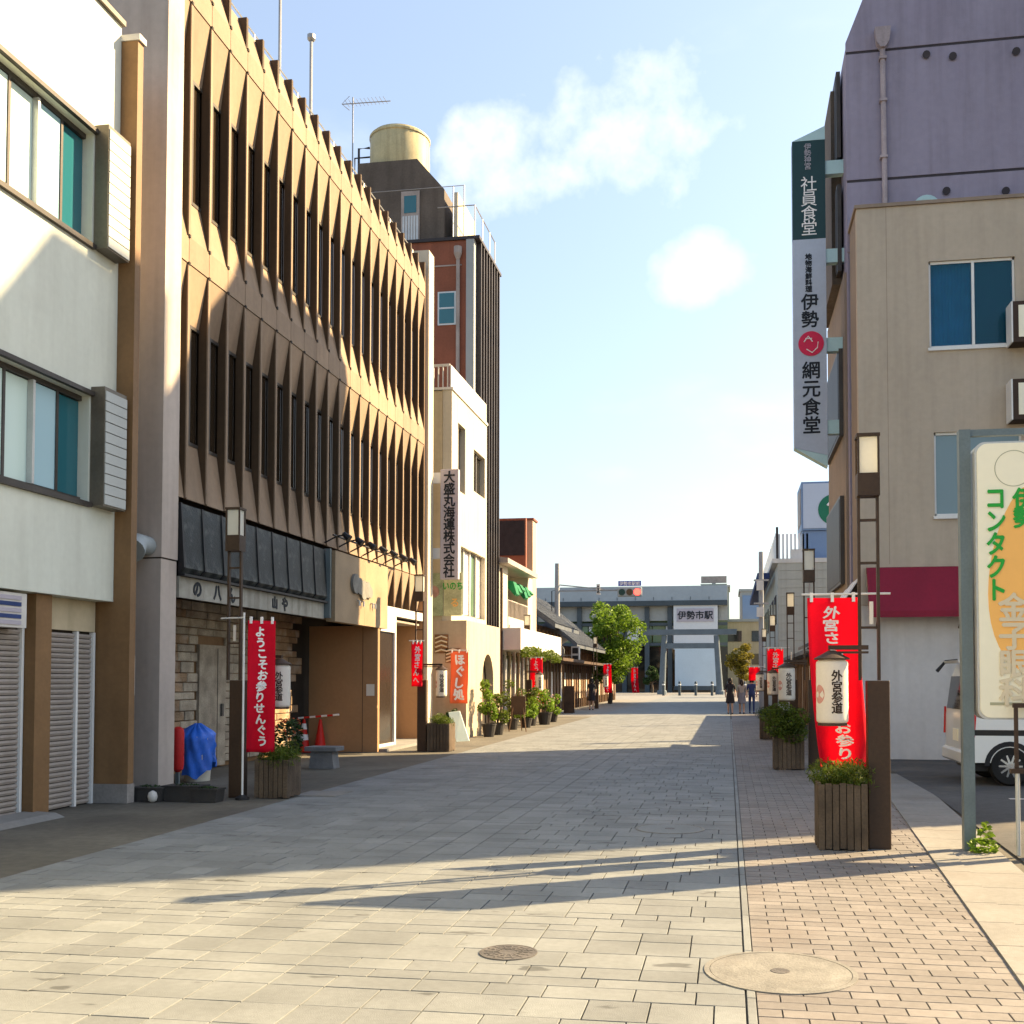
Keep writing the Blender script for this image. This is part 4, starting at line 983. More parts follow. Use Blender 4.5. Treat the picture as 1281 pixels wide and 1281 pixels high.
spots = [(-6.42, 27.6, .2, .35, 1.5, .30, 'tall pale flowering potted plant beside the arch', 'leaf_light', 60), (-6.40, 28.6, .2, .34, 1.1, .32, 'leafy potted plant just past the arch edge', 'leaf', 20),
         (-6.6, 31.6, .2, .34, 1.5, .42, 'spreading palm-like potted plant beyond the arched shop', 'leaf', 0), (-6.45, 33.0, .2, .3, 1.1, .42, 'broad green potted plant at the foot of the brick tower', 'leaf_light', 0),
         (-6.55, 34.4, .22, .36, 1.25, .35, 'bushy potted plant at the corner of the flower shop', 'leaf', 12), (-6.25, 35.3, .26, .42, 1.15, .42, 'pink flowering potted plant in a large pot before the flower shop', 'leaf_light', 80),
         (-6.35, 37.6, .2, .32, .95, .34, 'low potted plant beyond the flower shop banner', 'leaf_light', 10)]
for i, (x, y, r, h, tp, wd_, lab, m, fl) in enumerate(spots): pot_plant((x, y), r, h, tp, wd_, lab, 61 + i, m, fl, .085)
q = thing('easel_sign', (-6.2, 30.6, 0), 'dark easel sign with splayed legs beyond the arched shop', 'easel')
for dx in (-.2, .2): MB().tube([(-6.2 + dx * .35, 30.6, 1.25), (-6.2 + dx * 1.3, 30.4, 0)], .018, 5).build('leg', 'wood', q)
MB().tube([(-6.2, 30.62, 1.2), (-6.2, 31.05, 0)], .018, 5).build('leg', 'wood', q)
box('board', 'wood_dark', q, -6.42, -5.98, 30.50, 30.53, .5, 1.05)

# ------------------------------------------------------------------ left: flower shop with billboard, wooden shops
def flower_shop():
    X, Y0, Y1 = -7.6, 34.1, 41.0
    t = thing('flower_shop', (X, 37, 0), 'cream two storey flower shop with green awning and dark billboard', 'building')
    MB().box(-14, X - .9, Y0, Y1, 0, 5.5).build('wall', 'c_wall', t)
    MB().prism([(-14, 5.7), (X + .35, 5.45), (X + .35, 5.62), (-14, 6.6)], 'y', Y0 - .2, 39.4).build('roof', 'd_light', t)
    box('fin_wall', 'c_shop', t, X - 3.5, X, 40.2, 41.0, 0, 7.85); box('fin_cap', 'd_brick', t, X - 3.5, X + .05, 40.15, 41.05, 7.852, 7.93)
    b = box('billboard', 'd_brick', t, X - 3.0, X - .1, 39.3, 39.5, 5.6, 7.8); box('billboard_face', 'cloth_dark', b, X - 2.9, X - .15, 39.26, 39.298, 6.35, 7.7)
    box('upper_floor', 'c_wall', t, X - .9, X, Y0, 35.5, 3.3, 5.5); box('upper_floor_end', 'c_wall', t, X - .9, X, 39.2, 40.19, 3.3, 5.5)
    box('balcony_floor', 'c_wall', t, X - .9, X + .02, 35.51, 39.19, 3.3, 3.75); box('recess', 'c_side', t, X - 1.0, X - .9, 35.5, 39.2, 3.75, 5.5)
    rl = box('balcony_rail', 'd_light', t, X - .03, X + .01, 35.51, 39.19, 4.32, 4.36)
    for i in range(16): box('baluster', 'd_light', rl, X - .025, X + .005, 35.6 + i * .23, 35.64 + i * .23, 3.75, 4.32)
    aw = thing('green_awning', (X, 37.3, 4.5), 'crumpled green cloth hung over the flower shop balcony', 'awning')
    for i in range(6):
        y0 = 35.7 + i * .55; pts = [(X - .1, 5.05), (X + .15, 5.0 - .06 * (i % 2)), (X + .28, 4.55 + .12 * (i % 3)), (X + .2, 4.5 + .12 * (i % 3)), (X - .1, 4.85)]
        MB().prism(pts, 'y', y0, y0 + .55).build('cloth', 'awning_green', aw)
    box('canopy', 'white_paint', t, X, X + .75, Y0, 42.6, 2.55, 3.28); box('fascia_low', 'white_paint', t, X - .9, X - .01, Y0, 41, 2.55, 3.29)
    for i in range(9):
        yy = Y0 + .3 + i * .8; box('post', 'white_paint' if i % 2 else 'c_side', t, X - .1, X, yy, yy + .09, 0, 2.54)
        box('glass_pane', 'glass_dark', t, X - .08, X - .06, yy + .09, yy + .8, .3, 2.4)
    v = thing('hanging_vine', (X + .7, 38, 2.2), 'green vine trailing along the flower shop canopy edge', 'vine')
    r = random.Random(5); foliage('foliage', 'leaf', v, [((X + .78, Y0 + .4 + i * .55, 2.45 + r.uniform(-.12, .1)), (.14, .3, .18), 120) for i in range(14)], .09, 71)
    MB().tube([(X + .76, Y0 + .2, 2.5), (X + .76, 41.9, 2.5)], .012, 4).build('stem', 'bark', v)
    MB().tube([(X + .1, Y0 - .05, 0), (X + .1, Y0 - .05, 5.3)], .05, 7).build('drainpipe', 'wood_dark', t)
flower_shop()
def wooden_shop(X, Y0, Y1, eave, ridge, label, roofm):
    t = thing('wooden_shop', (X, (Y0 + Y1) / 2, 0), label, 'shop', 'low wooden shops on the left')
    MB().box(X - 6, X, Y0, Y1, 0, eave - .02).build('wall', 'wood_dark', t)
    for i in range(int((Y1 - Y0) / .9)):
        y = Y0 + .1 + i * .9
        box('post', 'wood', t, X, X + .08, y, y + .12, 0, eave - .2); box('screen', 'wood' if i % 3 else 'paper', t, X, X + .03, y + .2, y + .82, .5, 1.9)
    rf = MB().prism([(X + .8, eave - .15), (X + .8, eave), (X - 3, ridge), (X - 6.8, eave), (X - 6.8, eave - .15), (X - 3, ridge - .2)], 'y', Y0 - .3, Y1 + .3).build('roof', roofm, t)
    n = int((Y1 - Y0 + .6) / .35); L_ = math.hypot(3.8, ridge - eave); a = math.atan2(ridge - eave, 3.8)
    me = MB().box(-L_, 0, -.05, .05, 0, .06).mesh('tile_ridge', roofm)
    for i in range(n): piece('tile_ridge', me, rf, (X + .8, Y0 - .2 + i * .35, eave + .004), (0, a, 0))
    box('front_canopy', 'wood_dark', t, X + .01, X + 1.1, Y0, Y1, 2.35, 2.48)
wooden_shop(-8.0, 43.5, 50, 3.9, 6.6, 'grey tiled wooden shop just past the flower shop', 'tile_roof')
wooden_shop(-8.3, 52, 64, 3.3, 6.4, 'long low wooden shop with blue grey roof before the tree', 'tile_roof')
wooden_shop(-8.6, 66, 80, 3.0, 5.2, 'farthest low wooden shop behind the street tree', 'tile_roof')

# signal pole with red traffic light
def signal():
    X, Y = -8.25, 50.1; X = -7.6
    b = atY(697, 850, 50); t = thing('signal_pole', (b.x, 50, 0), 'grey pole with long arm carrying the red traffic signal', 'traffic signal')
    top = atY(697, 705, 50).z
    MB().tube([(b.x, 50, 0), (b.x, 50, top)], [.16, .11], 10).build('pole', 'concrete_pole', t, auto=50)
    zs = atY(790, 741, 50).z; xs = atY(788, 741, 50).x
    MB().tube([(b.x, 50, zs + .12), (xs, 50, zs + .12)], .045, 6).build('arm', 'concrete_pole', t)
    MB().tube([(b.x, 50, zs + .42), (xs - 1.2, 50, zs + .16)], .03, 6).build('arm', 'concrete_pole', t)
    hd = box('signal_head', 'grey_paint', t, xs - .60, xs + .60, 49.82, 49.98, zs - .22, zs + .24, bevel=.05)
    for dx, m in ((-.37, 'signal_green'), (0, 'signal_off'), (.37, 'signal_red')):
        MB().disc((xs + dx, 49.80, zs), .16, 'y', .03, 20).build('lens', m, hd)
        MB().tube([(xs + dx, 49.82, zs + .02), (xs + dx, 49.62, zs + .06)], [.175, .175], 14).build('visor', 'grey_paint', hd) if False else None
    bd = box('name_board', 'signal_blue', t, xs - .55, xs + .55, 49.86, 49.9, zs + .30, zs + .54)
    lettering('伊勢市駅前', .2, 'white_cloth', bd, (xs, 49.853, zs + .42), bold=.004)
    bd = box('small_board', 'white_paint', t, b.x + 1.95, b.x + 2.12, 49.9, 49.94, zs - .1, zs + .42)
    lettering('外宮前', .13, 'ink', bd, (b.x + 2.035, 49.89, zs + .16), vertical=True, bold=.002)
    mr_ = MB().disc((b.x + .05, 49.7, 2.9), .36, 'y', .06, 26).build('round_sign_back', 'grey_paint', t)
    q = box('crossing_signal', 'white_paint', t, b.x + .75, b.x + 1.15, 49.6, 49.85, 2.35, 3.15)
    for z in (2.42, 2.8): box('signal_window', 'black_plastic', q, b.x + .81, b.x + 1.09, 49.585, 49.6, z, z + .28)
    box('crossing_arm', 'concrete_pole', t, b.x, b.x + .75, 49.95, 50.0, 2.7, 2.75)
    MB().tube([(b.x - .25, 49.9, zs - .9), (b.x - .25, 49.9, zs + .1), (b.x, 50, zs + .2)], .025, 5).build('cable', 'black_plastic', t)
signal()

# ------------------------------------------------------------------ trees
def tree(x, y, h, rx_, rz_, label, seed, leaf='leaf', n=26, trunk_h=1.8):
    t = thing('street_tree', (x, y, 0), label, 'tree', 'street trees'); r = random.Random(seed)
    tr = MB().tube([(x, y, 0), (x + .05, y, trunk_h * .6), (x, y, trunk_h), (x + .1, y, h * .7)], [.16, .13, .11, .04], 9)
    blobs = []
    for i in range(n):
        a = r.uniform(0, 6.28); k = r.uniform(.2, .95); zz = trunk_h + (h - trunk_h) * r.uniform(.05, .9)
        pr = math.sin(math.pi * min(1, max(.12, (zz - trunk_h * .7) / (h - trunk_h * .6)))) ** .6
        c = (x + math.cos(a) * rx_ * k * pr, y + math.sin(a) * rx_ * k * pr, zz)
        tr.tube([(x, y, trunk_h * .9 + (zz - trunk_h) * .4), ((x + c[0]) / 2, (y + c[1]) / 2, (zz + trunk_h) / 2), c], [.06, .04, .015], 5)
        s = r.uniform(.4, .7) * rz_; blobs.append((c, (s, s, s * .75), int(240 * r.uniform(.8, 1.2))))
    tr.build('trunk', 'bark', t); foliage('crown', leaf, t, blobs, .17, seed)
b = atY(763, 860, 66)
tree(b.x, 66, 6.9, 2.0, 1.15, 'bright green street tree in front of the station', 81, 'leaf_light', 56, 1.3)
b = atY(925, 850, 92); tree(b.x, 92, 4.9, 1.2, .9, 'small yellowish tree right of the gate beside the far buildings', 82, 'leaf_yellow', 18, 1.5)
b = atY(815, 850, 118); tree(b.x, 119, 3.2, 1.0, .7, 'dark little tree at the foot of the grey gateway', 83, 'leaf_dark', 12, .9)

# ------------------------------------------------------------------ gateway, station, far buildings
def gateway():
    Y = 108; t = thing('torii_gate', (-3.8, Y, 0), 'dark blue grey shrine gateway standing before the station', 'gate')
    for a, b in ((828, 831), (901, 896)):
        p, q = atY(a, 868, Y), atY(b, 795, Y)
        MB().tube([(p.x, Y, 0), (q.x, Y, 6.1)], [.36, .28], 14).build('pillar', 'torii', t, auto=50); MB().lathe([(.5, 0), (.5, .35), (.42, .42)], p.x, Y, 14).build('footing', 'torii', t)
    l, r_ = atY(800, 788, Y), atY(921, 788, Y)
    MB().prism([(l.x, 6.15), (r_.x, 6.15), (r_.x + .08, 6.72), (l.x - .08, 6.72)], 'y', Y - .35, Y + .35).build('top_beam', 'torii', t)
    l, r_ = atY(815, 800, Y), atY(914, 800, Y); MB().box(l.x + 1.2, r_.x - 1.2, Y - .18, Y + .18, 4.75, 5.3).build('tie_beam', 'torii', t)
gateway()
for i in range(6):
    p = atZ(836 + i * 21 if i < 5 else 650, 868); p = Vector((-6.2 + i * 1.55, 101, 0))
    q = thing('bollard', p, 'dark bollard in the row before the gateway, %s from the left' % ['first', 'second', 'third', 'fourth', 'fifth', 'last'][i], 'bollard', 'bollards before the gateway')
    MB().lathe([(.13, 0), (.13, 1.25), (.10, 1.35), (.01, 1.38)], p.x, p.y, 12).build('shaft', 'station_dark', q); MB().lathe([(.135, 1.0), (.14, 1.02), (.14, 1.1), (.135, 1.12)], p.x, p.y, 12).build('band', 'alu_white', q)
def station():
    Y = 125; t = thing('railway_station', (-11, Y, 0), 'long grey railway station with flat roof and white name panel', 'station')
    l, r_ = atY(640, 740, Y).x, atY(910, 740, Y).x
    MB().prism([(Y - 1.0, 10.95), (Y + 14, 10.95), (Y + 14, 13.6), (Y - .2, 12.75)], 'x', l, r_).build('roof', 'station_grey', t)
    for i in range(1, 12): box('roof_seam', 'station_dark', t, l + (r_ - l) * i / 12, l + (r_ - l) * i / 12 + .05, Y - .98, Y - .9, 11.0, 11.4)
    box('eave_band', 'station_dark', t, l, r_, Y - 1.1, Y - .2, 10.35, 10.94)
    box('upper_wall', 'station_grey', t, l, r_, Y, Y + .4, 8.6, 10.3); box('back_wall', 'glass_green', t, l, r_, Y + 9, Y + 9.4, 0, 10.2)
    for i in range(10):
        x = l + (r_ - l) * i / 9.6; box('column', 'station_dark', t, x, x + .55, Y - .4, Y + .2, 0, 10.3)
    for z in (8.0, 5.6): box('beam', 'station_dark', t, l, r_, Y - .2, Y + .1, z, z + .35)
    for i in range(14): box('window_pane', 'glass_green' if i % 3 else 'station_white', t, l + .3 + i * 1.55, l + 1.7 + i * 1.55, Y + .05, Y + .12, 6.0, 7.95)
    box('lower_wall', 'glass_dark', t, l, r_, Y + .3, Y + .5, 0, 5.5)
    p0, p1 = atY(843, 756, Y), atY(898, 800, Y)
    nb = box('name_wall', 'station_white', t, p0.x, p1.x, Y - .9, Y - .45, p1.z - 1.2, p0.z - .05)
    p2, p3 = atY(847, 762, Y), atY(893, 778, Y)
    box('name_board', 'sign_grey', nb, p2.x, p3.x, Y - 1.0, Y - .91, p3.z, p2.z)
    lettering('伊勢市駅', 1.05, 'ink', nb, ((p2.x + p3.x) / 2, Y - 1.02, (p2.z + p3.z) / 2), bold=.02, extrude=.02)
    p4, p5 = atY(845, 809, Y), atY(899, 858, Y)
    box('white_hoarding', 'station_blue', t, p4.x, p5.x, Y - 1.4, Y - 1.2, p5.z, p4.z)
    box('hoarding_edge', 'station_dark', t, p4.x - .15, p5.x + .15, Y - 1.38, Y - 1.15, .3, p5.z - .01)
    box('forecourt', 'kerb', t, l, r_ + 12, Y - 14, Y - .5, -.05, .02)
    hl = thing('reflection_leaves', (-8, 160, 0), 'green leaf clumps standing in for reflections in the station windows', 'leaf_clumps'); hl['kind'] = 'stuff'; del hl['category']
    foliage('foliage', 'leaf', hl, [((-22 + i * 2.5, 133, 6.5), (1.6, .8, 1.6), 70) for i in range(6)], .7, 91)  # leaf clumps added to give the station windows their green reflections
station()
def far_building(px0, px1, py, Y, depth, m, label, floors, sign=None):
    a, b = atY(px0, py, Y), atY(px1, py, Y)
    t = thing('far_building', ((a.x + b.x) / 2, Y, 0), label, 'building', 'far buildings beyond the station')
    MB().box(a.x, b.x, Y, Y + depth, 0, a.z).build('wall', m, t); box('roof_edge', 'station_grey', t, a.x - .2, b.x + .2, Y - .2, Y + depth, a.z + .002, a.z + .35)
    n = max(2, int((b.x - a.x) / 3))
    for f in range(floors):
        for i in range(n):
            w = (b.x - a.x) / n; z = a.z - 2.6 - f * 3
            if z > .5: box('window', 'glass_dark', t, a.x + i * w + w * .2, a.x + (i + 1) * w - w * .2, Y - .06, Y - .002, z, z + 1.4)
    return t, a, b
far_building(884, 912, 735, 170, 10, 'far_green', 'pale green apartment tower right behind the station roof', 5)
t_, a_, b_ = far_building(926, 962, 740, 150, 10, 'far_wall', 'grey far building carrying a blue sign right of the gateway', 4)
box('blue_sign', 'g_blue', t_, a_.x + .3, a_.x + 3.2, 149.6, 149.9, a_.z - 4, a_.z - .6)
t_, a_, b_ = far_building(903, 965, 778, 138, 8, 'c_side', 'low tan building between the gateway and the right shops', 2)
rt = thing('roof_billboard', (atY(894, 724, 168).x, 168, 0), 'wide flat brown billboard above the far apartment tower', 'billboard')
a, b = atY(877, 721, 168), atY(909, 729, 168); box('board', 'd_light', rt, a.x, b.x, 168, 168.4, b.z, a.z); box('leg', 'steel', rt, (a.x + b.x) / 2 - .3, (a.x + b.x) / 2 + .3, 168.05, 168.35, 0, b.z)
a, b = atY(876, 731, 168), atY(910, 741, 168); MB().prism([(a.x, a.z), (b.x, a.z), (b.x - .9, b.z), (a.x + .9, b.z)], 'y', 167.5, 168.0).build('dish', 'far_green', rt)

# ------------------------------------------------------------------ right: low wooden shop and pale panelled building with blue sign box
def low_shop():
    t = thing('low_shop', (2.7, 38, 0), 'low dark shop with sloping tiled roof along the right pavement', 'shop')
    MB().box(2.7, 9, 27.2, 47, 0, 2.5).build('wall', 'wood_dark', t)
    rf = MB().prism([(2.25, 2.32), (2.25, 2.44), (5.0, 3.3), (9, 3.3), (9, 2.32)], 'y', 27.0, 47.2).build('roof', 'tile_roof', t)
    for i in range(24): box('post', 'wood', t, 2.62, 2.70, 27.3 + i * .82, 27.4 + i * .82, 0, 2.31)
    for i in range(23): box('screen', 'paper' if i % 4 == 1 else 'wood', t, 2.66, 2.69, 27.42 + i * .82, 28.1 + i * .82, .4, 2.0)
low_shop()
q = thing('shop_gable', (2.0, 24.6, 0), 'small dark tiled canopy hung over the right pavement past the red banner', 'canopy')
MB().prism([(1.75, 2.28), (1.75, 2.36), (2.53, 2.74), (2.53, 2.6)], 'y', 24.4, 26.9).build('roof', 'tile_roof', q)
for y in (24.6, 26.6): MB().tube([(2.52, y, 2.1), (1.95, y, 2.34)], .02, 5).build('strut', 'wood_dark', q)
def pale_building():
    X, Y = 2.45, 53.0
    t = thing('panel_building', (X, Y, 0), 'pale panelled building with roof fence beneath the blue sign box', 'building')
    MB().box(X + .02, 12, Y + .02, 76, 0, 7.38).build('core', 'g_wall', t)
    me = MB().box(-.88, .88, -.02, .02, .008, .43).mesh('cladding_panel', 'g_wall')
    for i in range(17):
        for j in range(3): piece('cladding_panel', me, t, (X + .92 + j * 1.78, Y - .001, i * .437))
    for i in range(6):
        w = box('window', 'alu_dark', t, X - .02, X + .019, Y + 1.5 + i * 3.5, Y + 3.2 + i * 3.5, 4.4, 5.9); box('pane', 'glass_dark', w, X - .03, X - .021, Y + 1.56 + i * 3.5, Y + 3.14 + i * 3.5, 4.46, 5.84)
    box('roof_edge', 'white_paint', t, X - .25, 12, Y - .05, 76, 7.385, 7.6); box('eave', 'cloth_blue', t, X - .9, X - .26, Y + 3, 76, 6.9, 7.2)
    MB().tube([(4.0, Y - .05, 5.0), (4.02, Y - .05, 7.2)], .03, 5).build('crack_pipe', 'd_light', t)
    fn = box('roof_fence', 'alu_white', t, X - .02, X + .02, Y + 1, 74, 9.0, 9.05)
    for i in range(20): box('fence_slat', 'alu_white', fn, X - .02, X + .02, Y + 1 + i * 1.1, Y + 1.55 + i * 1.1, 7.62, 8.98)
    for i in range(8): box('fence_slat', 'alu_white', fn, X + .1 + i * .2, X + .2 + i * .2, Y + 1, Y + 1.04, 7.62, 8.98)
    box('fence_post', 'd_metal', fn, X - .02, X + .1, Y + .7, Y + .82, 7.6, 9.3); box('unit', 'white_paint', t, X + .7, X + 1.7, Y + .3, Y + .9, 7.62, 8.1)
    s = thing('blue_sign_box', (4.6, 54, 7.6), 'blue rooftop sign box with dark green round emblem', 'sign')
    box('base', 'g_blue', s, 3.76, 7.0, 54.0, 57, 7.62, 9.1); fc = box('sign_box', 'g_blue', s, 3.72, 7.0, 53.9, 57, 9.12, 11.6); box('face', 'g_face', fc, 3.80, 6.9, 53.86, 53.899, 9.22, 11.5)
    MB().disc((5.32, 53.84, 10.15), .78, 'y', .015, 32).build('emblem', 'g_green', s)
    MB().tube([(5.0, 53.83, 10.35), (5.15, 53.83, 10.55), (5.36, 53.83, 10.5), (5.38, 53.83, 10.25), (5.25, 53.83, 10.1), (5.24, 53.83, 9.9)], .06, 6).build('emblem_curl', 'white_cloth', s)
    box('side_face', 'd_light', s, 3.69, 3.719, 54.2, 56.5, 9.5, 11.3)
pale_building()
up = thing('utility_pole', (1.9, 50, 0), 'concrete utility pole with cables beside the pale panelled building', 'utility pole')
c = atY(953, 860, 50); MB().tube([(c.x, 50, 0), (c.x, 50, 7.6)], [.15, .11], 10).build('pole', 'concrete_pole', up, auto=50)
for z in (6.2, 5.1): box('bracket', 'steel', up, c.x - .35, c.x + .35, 49.85, 49.95, z, z + .08)
for z in (5.75, 4.5): box('equipment_box', 'white_paint', up, c.x - .22, c.x + .1, 49.7, 49.84, z, z + .45)

# ------------------------------------------------------------------ right: mauve tower and beige building
def mauve_tower():
    X, Y0, Y1 = 2.53, 22.2, 26.3
    t = thing('mauve_tower', (X, Y0, 0), 'tall mauve concrete building with drainpipe behind the beige one', 'building')
    prof = [(X, 0), (9.5, 0), (9.5, 16.7), (3.2, 16.7), (X, 14.95)]
    MB().prism(prof, 'y', Y0 + .02, Y1).build('core', 'purple', t)
    # front concrete lifts with open joints
    for z0, z1 in ((10.5, 11.97), (12.03, 14.72)):
        box('concrete_lift', 'purple', t, X - .015, 9.5, Y0 - .03, Y0 + .018, z0, z1)
    MB().prism([(X - .015, 14.78), (9.5, 14.78), (9.5, 16.7), (3.2, 16.7), (X - .015, 14.98)], 'y', Y0 - .03, Y0 + .018).build('concrete_lift', 'purple', t)
    for z in (11.97, 14.72): box('joint', 'purple_lip', t, X - .005, 9.5, Y0 - .012, Y0 + .017, z, z + .06)
    for (px, py) in ((1191, 72), (1270, 66), (1183, 240), (1257, 240), (1158, 70)):
        p = atY(px, py, Y0); MB().lathe([(.02, 0), (.075, .0), (.075, .05), (.055, .05), (.05, .01)], 0, 0, 14, False)
        v = MB().tube([(p.x, Y0 - .031, p.z), (p.x, Y0 - .08, p.z - .015)], [.07, .08], 12).build('vent_cap', 'purple_lip', t)
    a, b = atY(1103, 62, Y0), atY(1108, 262, Y0)
    pp = MB().tube([(a.x, Y0 - .10, a.z), (b.x - .02, Y0 - .10, 10.6)], .055, 10).build('drainpipe', 'pipe', t)
    MB().prism([(a.x - .16, a.z + .38), (a.x + .16, a.z + .38), (a.x + .13, a.z + .08), (a.x + .05, a.z - .05), (a.x - .05, a.z - .05), (a.x - .13, a.z + .08)], 'y', Y0 - .2, Y0 - .032).build('rain_head', 'pipe', t)
    for z in (11.2, 12.4, 13.6, 14.5): box('pipe_clip', 'pipe', pp, a.x - .075, a.x + .075, Y0 - .17, Y0 - .032, z, z + .05)
    # street side: dark ribbon of windows and brackets
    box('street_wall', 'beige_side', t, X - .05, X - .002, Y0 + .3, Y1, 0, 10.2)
    for z in (3.6, 6.8, 10.4, 12.9):
        w = box('window', 'alu_dark', t, X - .14, X - .052, Y0 + .7, Y1 - .3, z, z + 1.9); box('pane', 'd_metal', w, X - .15, X - .141, Y0 + .8, Y1 - .4, z + .06, z + 1.84)
    box('window_bay', 'd_top', t, X - .22, X - .003, 23.3, Y1 - .1, 10.25, 14.6)
    dsh = thing('satellite_dish', (3.95, 21.6, 10.95), 'pale blue satellite dish peeking over the beige roof', 'dish')
    p = atY(1160, 258, 21.6); dd = MB(); n = 20; vs = [(p.x, 21.75, p.z)]; fs = []
    for j in (1, 2, 3):
        for i in range(n): a = 2 * math.pi * i / n; r_ = .27 * j / 3; vs.append((p.x + r_ * math.cos(a), 21.75 - .08 * (j / 3) ** 2, p.z + r_ * math.sin(a)))
    for i in range(n): fs.append((0, 1 + i, 1 + (i + 1) % n))
    for j in (0, 1):
        for i in range(n): fs.append((1 + j * n + i, 1 + j * n + (i + 1) % n, 1 + (j + 1) * n + (i + 1) % n, 1 + (j + 1) * n + i))
    o = dd.add(vs, fs).build('reflector', 'sign_cap', dsh, auto=40); o.modifiers.new('thick', 'SOLIDIFY').thickness = .012
    MB().tube([(p.x, 21.78, 10.7), (p.x, 21.78, p.z)], .025, 6).build('mount', 'steel', dsh)
mauve_tower()
def beige_building():
    X, Y, Y1, H = 2.56, 21.0, 22.15, 10.88
    t = thing('beige_building', (X, Y, 0), 'beige rendered building with blue curtained windows and burgundy awning', 'building')
    R_ = 9.0
    wins = [(3.92, 5.52, 8.02, 9.74), (3.98, 5.6, 4.72, 6.36)]
    mb = MB(); ya, yb = Y, Y + .2
    mb.box(X, R_, ya, yb, 9.74, H); mb.box(X, R_, ya, yb, 6.36, 8.02); mb.box(X, R_, ya, yb, 3.0, 4.72)
    for x0, x1, z0, z1 in wins: mb.box(X, x0, ya, yb, z0, z1); mb.box(x1, R_, ya, yb, z0, z1)
    mb.build('wall', 'beige', t)
    MB().box(X + .01, R_, yb + .4, Y1, 0, H - .05).build('core', 'dark_in', t)
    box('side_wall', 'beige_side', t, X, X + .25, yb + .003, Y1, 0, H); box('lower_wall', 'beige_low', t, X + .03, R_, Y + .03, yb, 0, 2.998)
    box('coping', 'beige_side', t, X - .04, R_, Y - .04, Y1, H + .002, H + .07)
    for i, (x0, x1, z0, z1) in enumerate(wins):
        fr_ = MB().box(x0, x1, Y + .05, Y + .11, z0, z0 + .05).box(x0, x1, Y + .05, Y + .11, z1 - .05, z1).box(x0, x0 + .04, Y + .05, Y + .11, z0, z1).box(x1 - .04, x1, Y + .05, Y + .11, z0, z1)
        w = fr_.build('window', 'alu_white', t); xm = (x0 + x1) / 2 + (.03 if i == 0 else -.2)
        box('mullion', 'alu_white', w, xm - .025, xm + .025, Y + .04, Y + .115, z0 + .05, z1 - .05)
        box('sill', 'alu_white', w, x0 - .03, x1 + .03, Y - .05, Y + .05, z0 - .06, z0 - .002)
        for a, b in ((x0 + .04, xm - .025), (xm + .025, x1 - .04)): box('pane', 'glass_clear' if i == 0 else 'glass_dim', w, a, b, Y + .075, Y + .083, z0 + .05, z1 - .05)
        n = 44; vs = []
        cx0, cx1 = x0 + .03, (xm if i == 0 else x1 - .05)
        for j in range(n + 1):
            x = cx0 + (cx1 - cx0) * j / n; yy = Y + .24 + .03 * math.sin(j * 1.9) + .015 * math.sin(j * .7)
            vs += [(x, yy, z0), (x, yy, z1)]
        c = MB().add(vs, [(2 * j, 2 * j + 2, 2 * j + 3, 2 * j + 1) for j in range(n)]); c.smooth = True; c.build('curtain', 'curtain' if i == 0 else 'white_cloth', w)
        box('room_back', 'dark_in', w, x0 - .1, x1 + .1, Y + .58, Y + .595, z0 - .1, z1 + .1)
    fx = MB()
    box('wall_seam', 'beige_side', t, 3.12, 3.128, Y - .002, Y + .001, 3.8, H)
    aw = thing('burgundy_awning', (X + .15, Y - .3, 2.74), 'wide burgundy awning band across the beige building front', 'awning')
    MB().prism([(Y - .002, 3.74), (Y - .10, 3.72), (Y - .42, 2.86), (Y - .42, 2.74), (Y - .37, 2.74), (Y - .06, 3.6), (Y - .002, 3.62)], 'x', X + .12, 6.4).build('cloth', 'burgundy', aw)
    for x in (X + .3, 4.4, 6.1): MB().tube([(x, Y - .01, 2.55), (x, Y - .38, 2.78)], .025, 6).build('strut', 'lamp_brown', aw)
    sa = thing('striped_awning', (2.2, 21.8, 2.7), 'small white striped awning on the street side of the beige building', 'awning')
    for i in range(5):
        y0 = 21.15 + i * .36; MB().prism([(2.54, 3.55), (2.54, 3.50), (2.10, 2.85), (2.10, 2.90)], 'y', y0, y0 + .34).build('stripe', 'white_cloth' if i % 2 == 0 else 'alu_light', sa)
    # two framed signs at the frame edge
    for (py, lab, ch) in ((402, 'upper dark framed box sign on the beige wall at the right edge', '回'), (499, 'lower dark framed box sign on the beige wall at the right edge', '▲')):
        a = atY(1266, py - 24, Y - .35); b = atY(1281, py + 26, Y - .35); x1 = a.x + .85
        s = thing('box_sign', (a.x, Y - .35, b.z), lab, 'sign', 'dark framed box signs on the beige wall')
        box('frame', 'ink_brown', s, a.x, x1, Y - .40, Y - .006, b.z, a.z); box('face', 'sign_pale', s, a.x + .10, x1 - .06, Y - .412, Y - .401, b.z + .09, a.z - .08); box('edge', 'alu_white', s, a.x - .03, a.x - .002, Y - .405, Y - .02, b.z, a.z)
        lettering(ch, .5, 'ink', s, ((a.x + x1) / 2 + .02, Y - .416, (a.z + b.z) / 2))
beige_building()
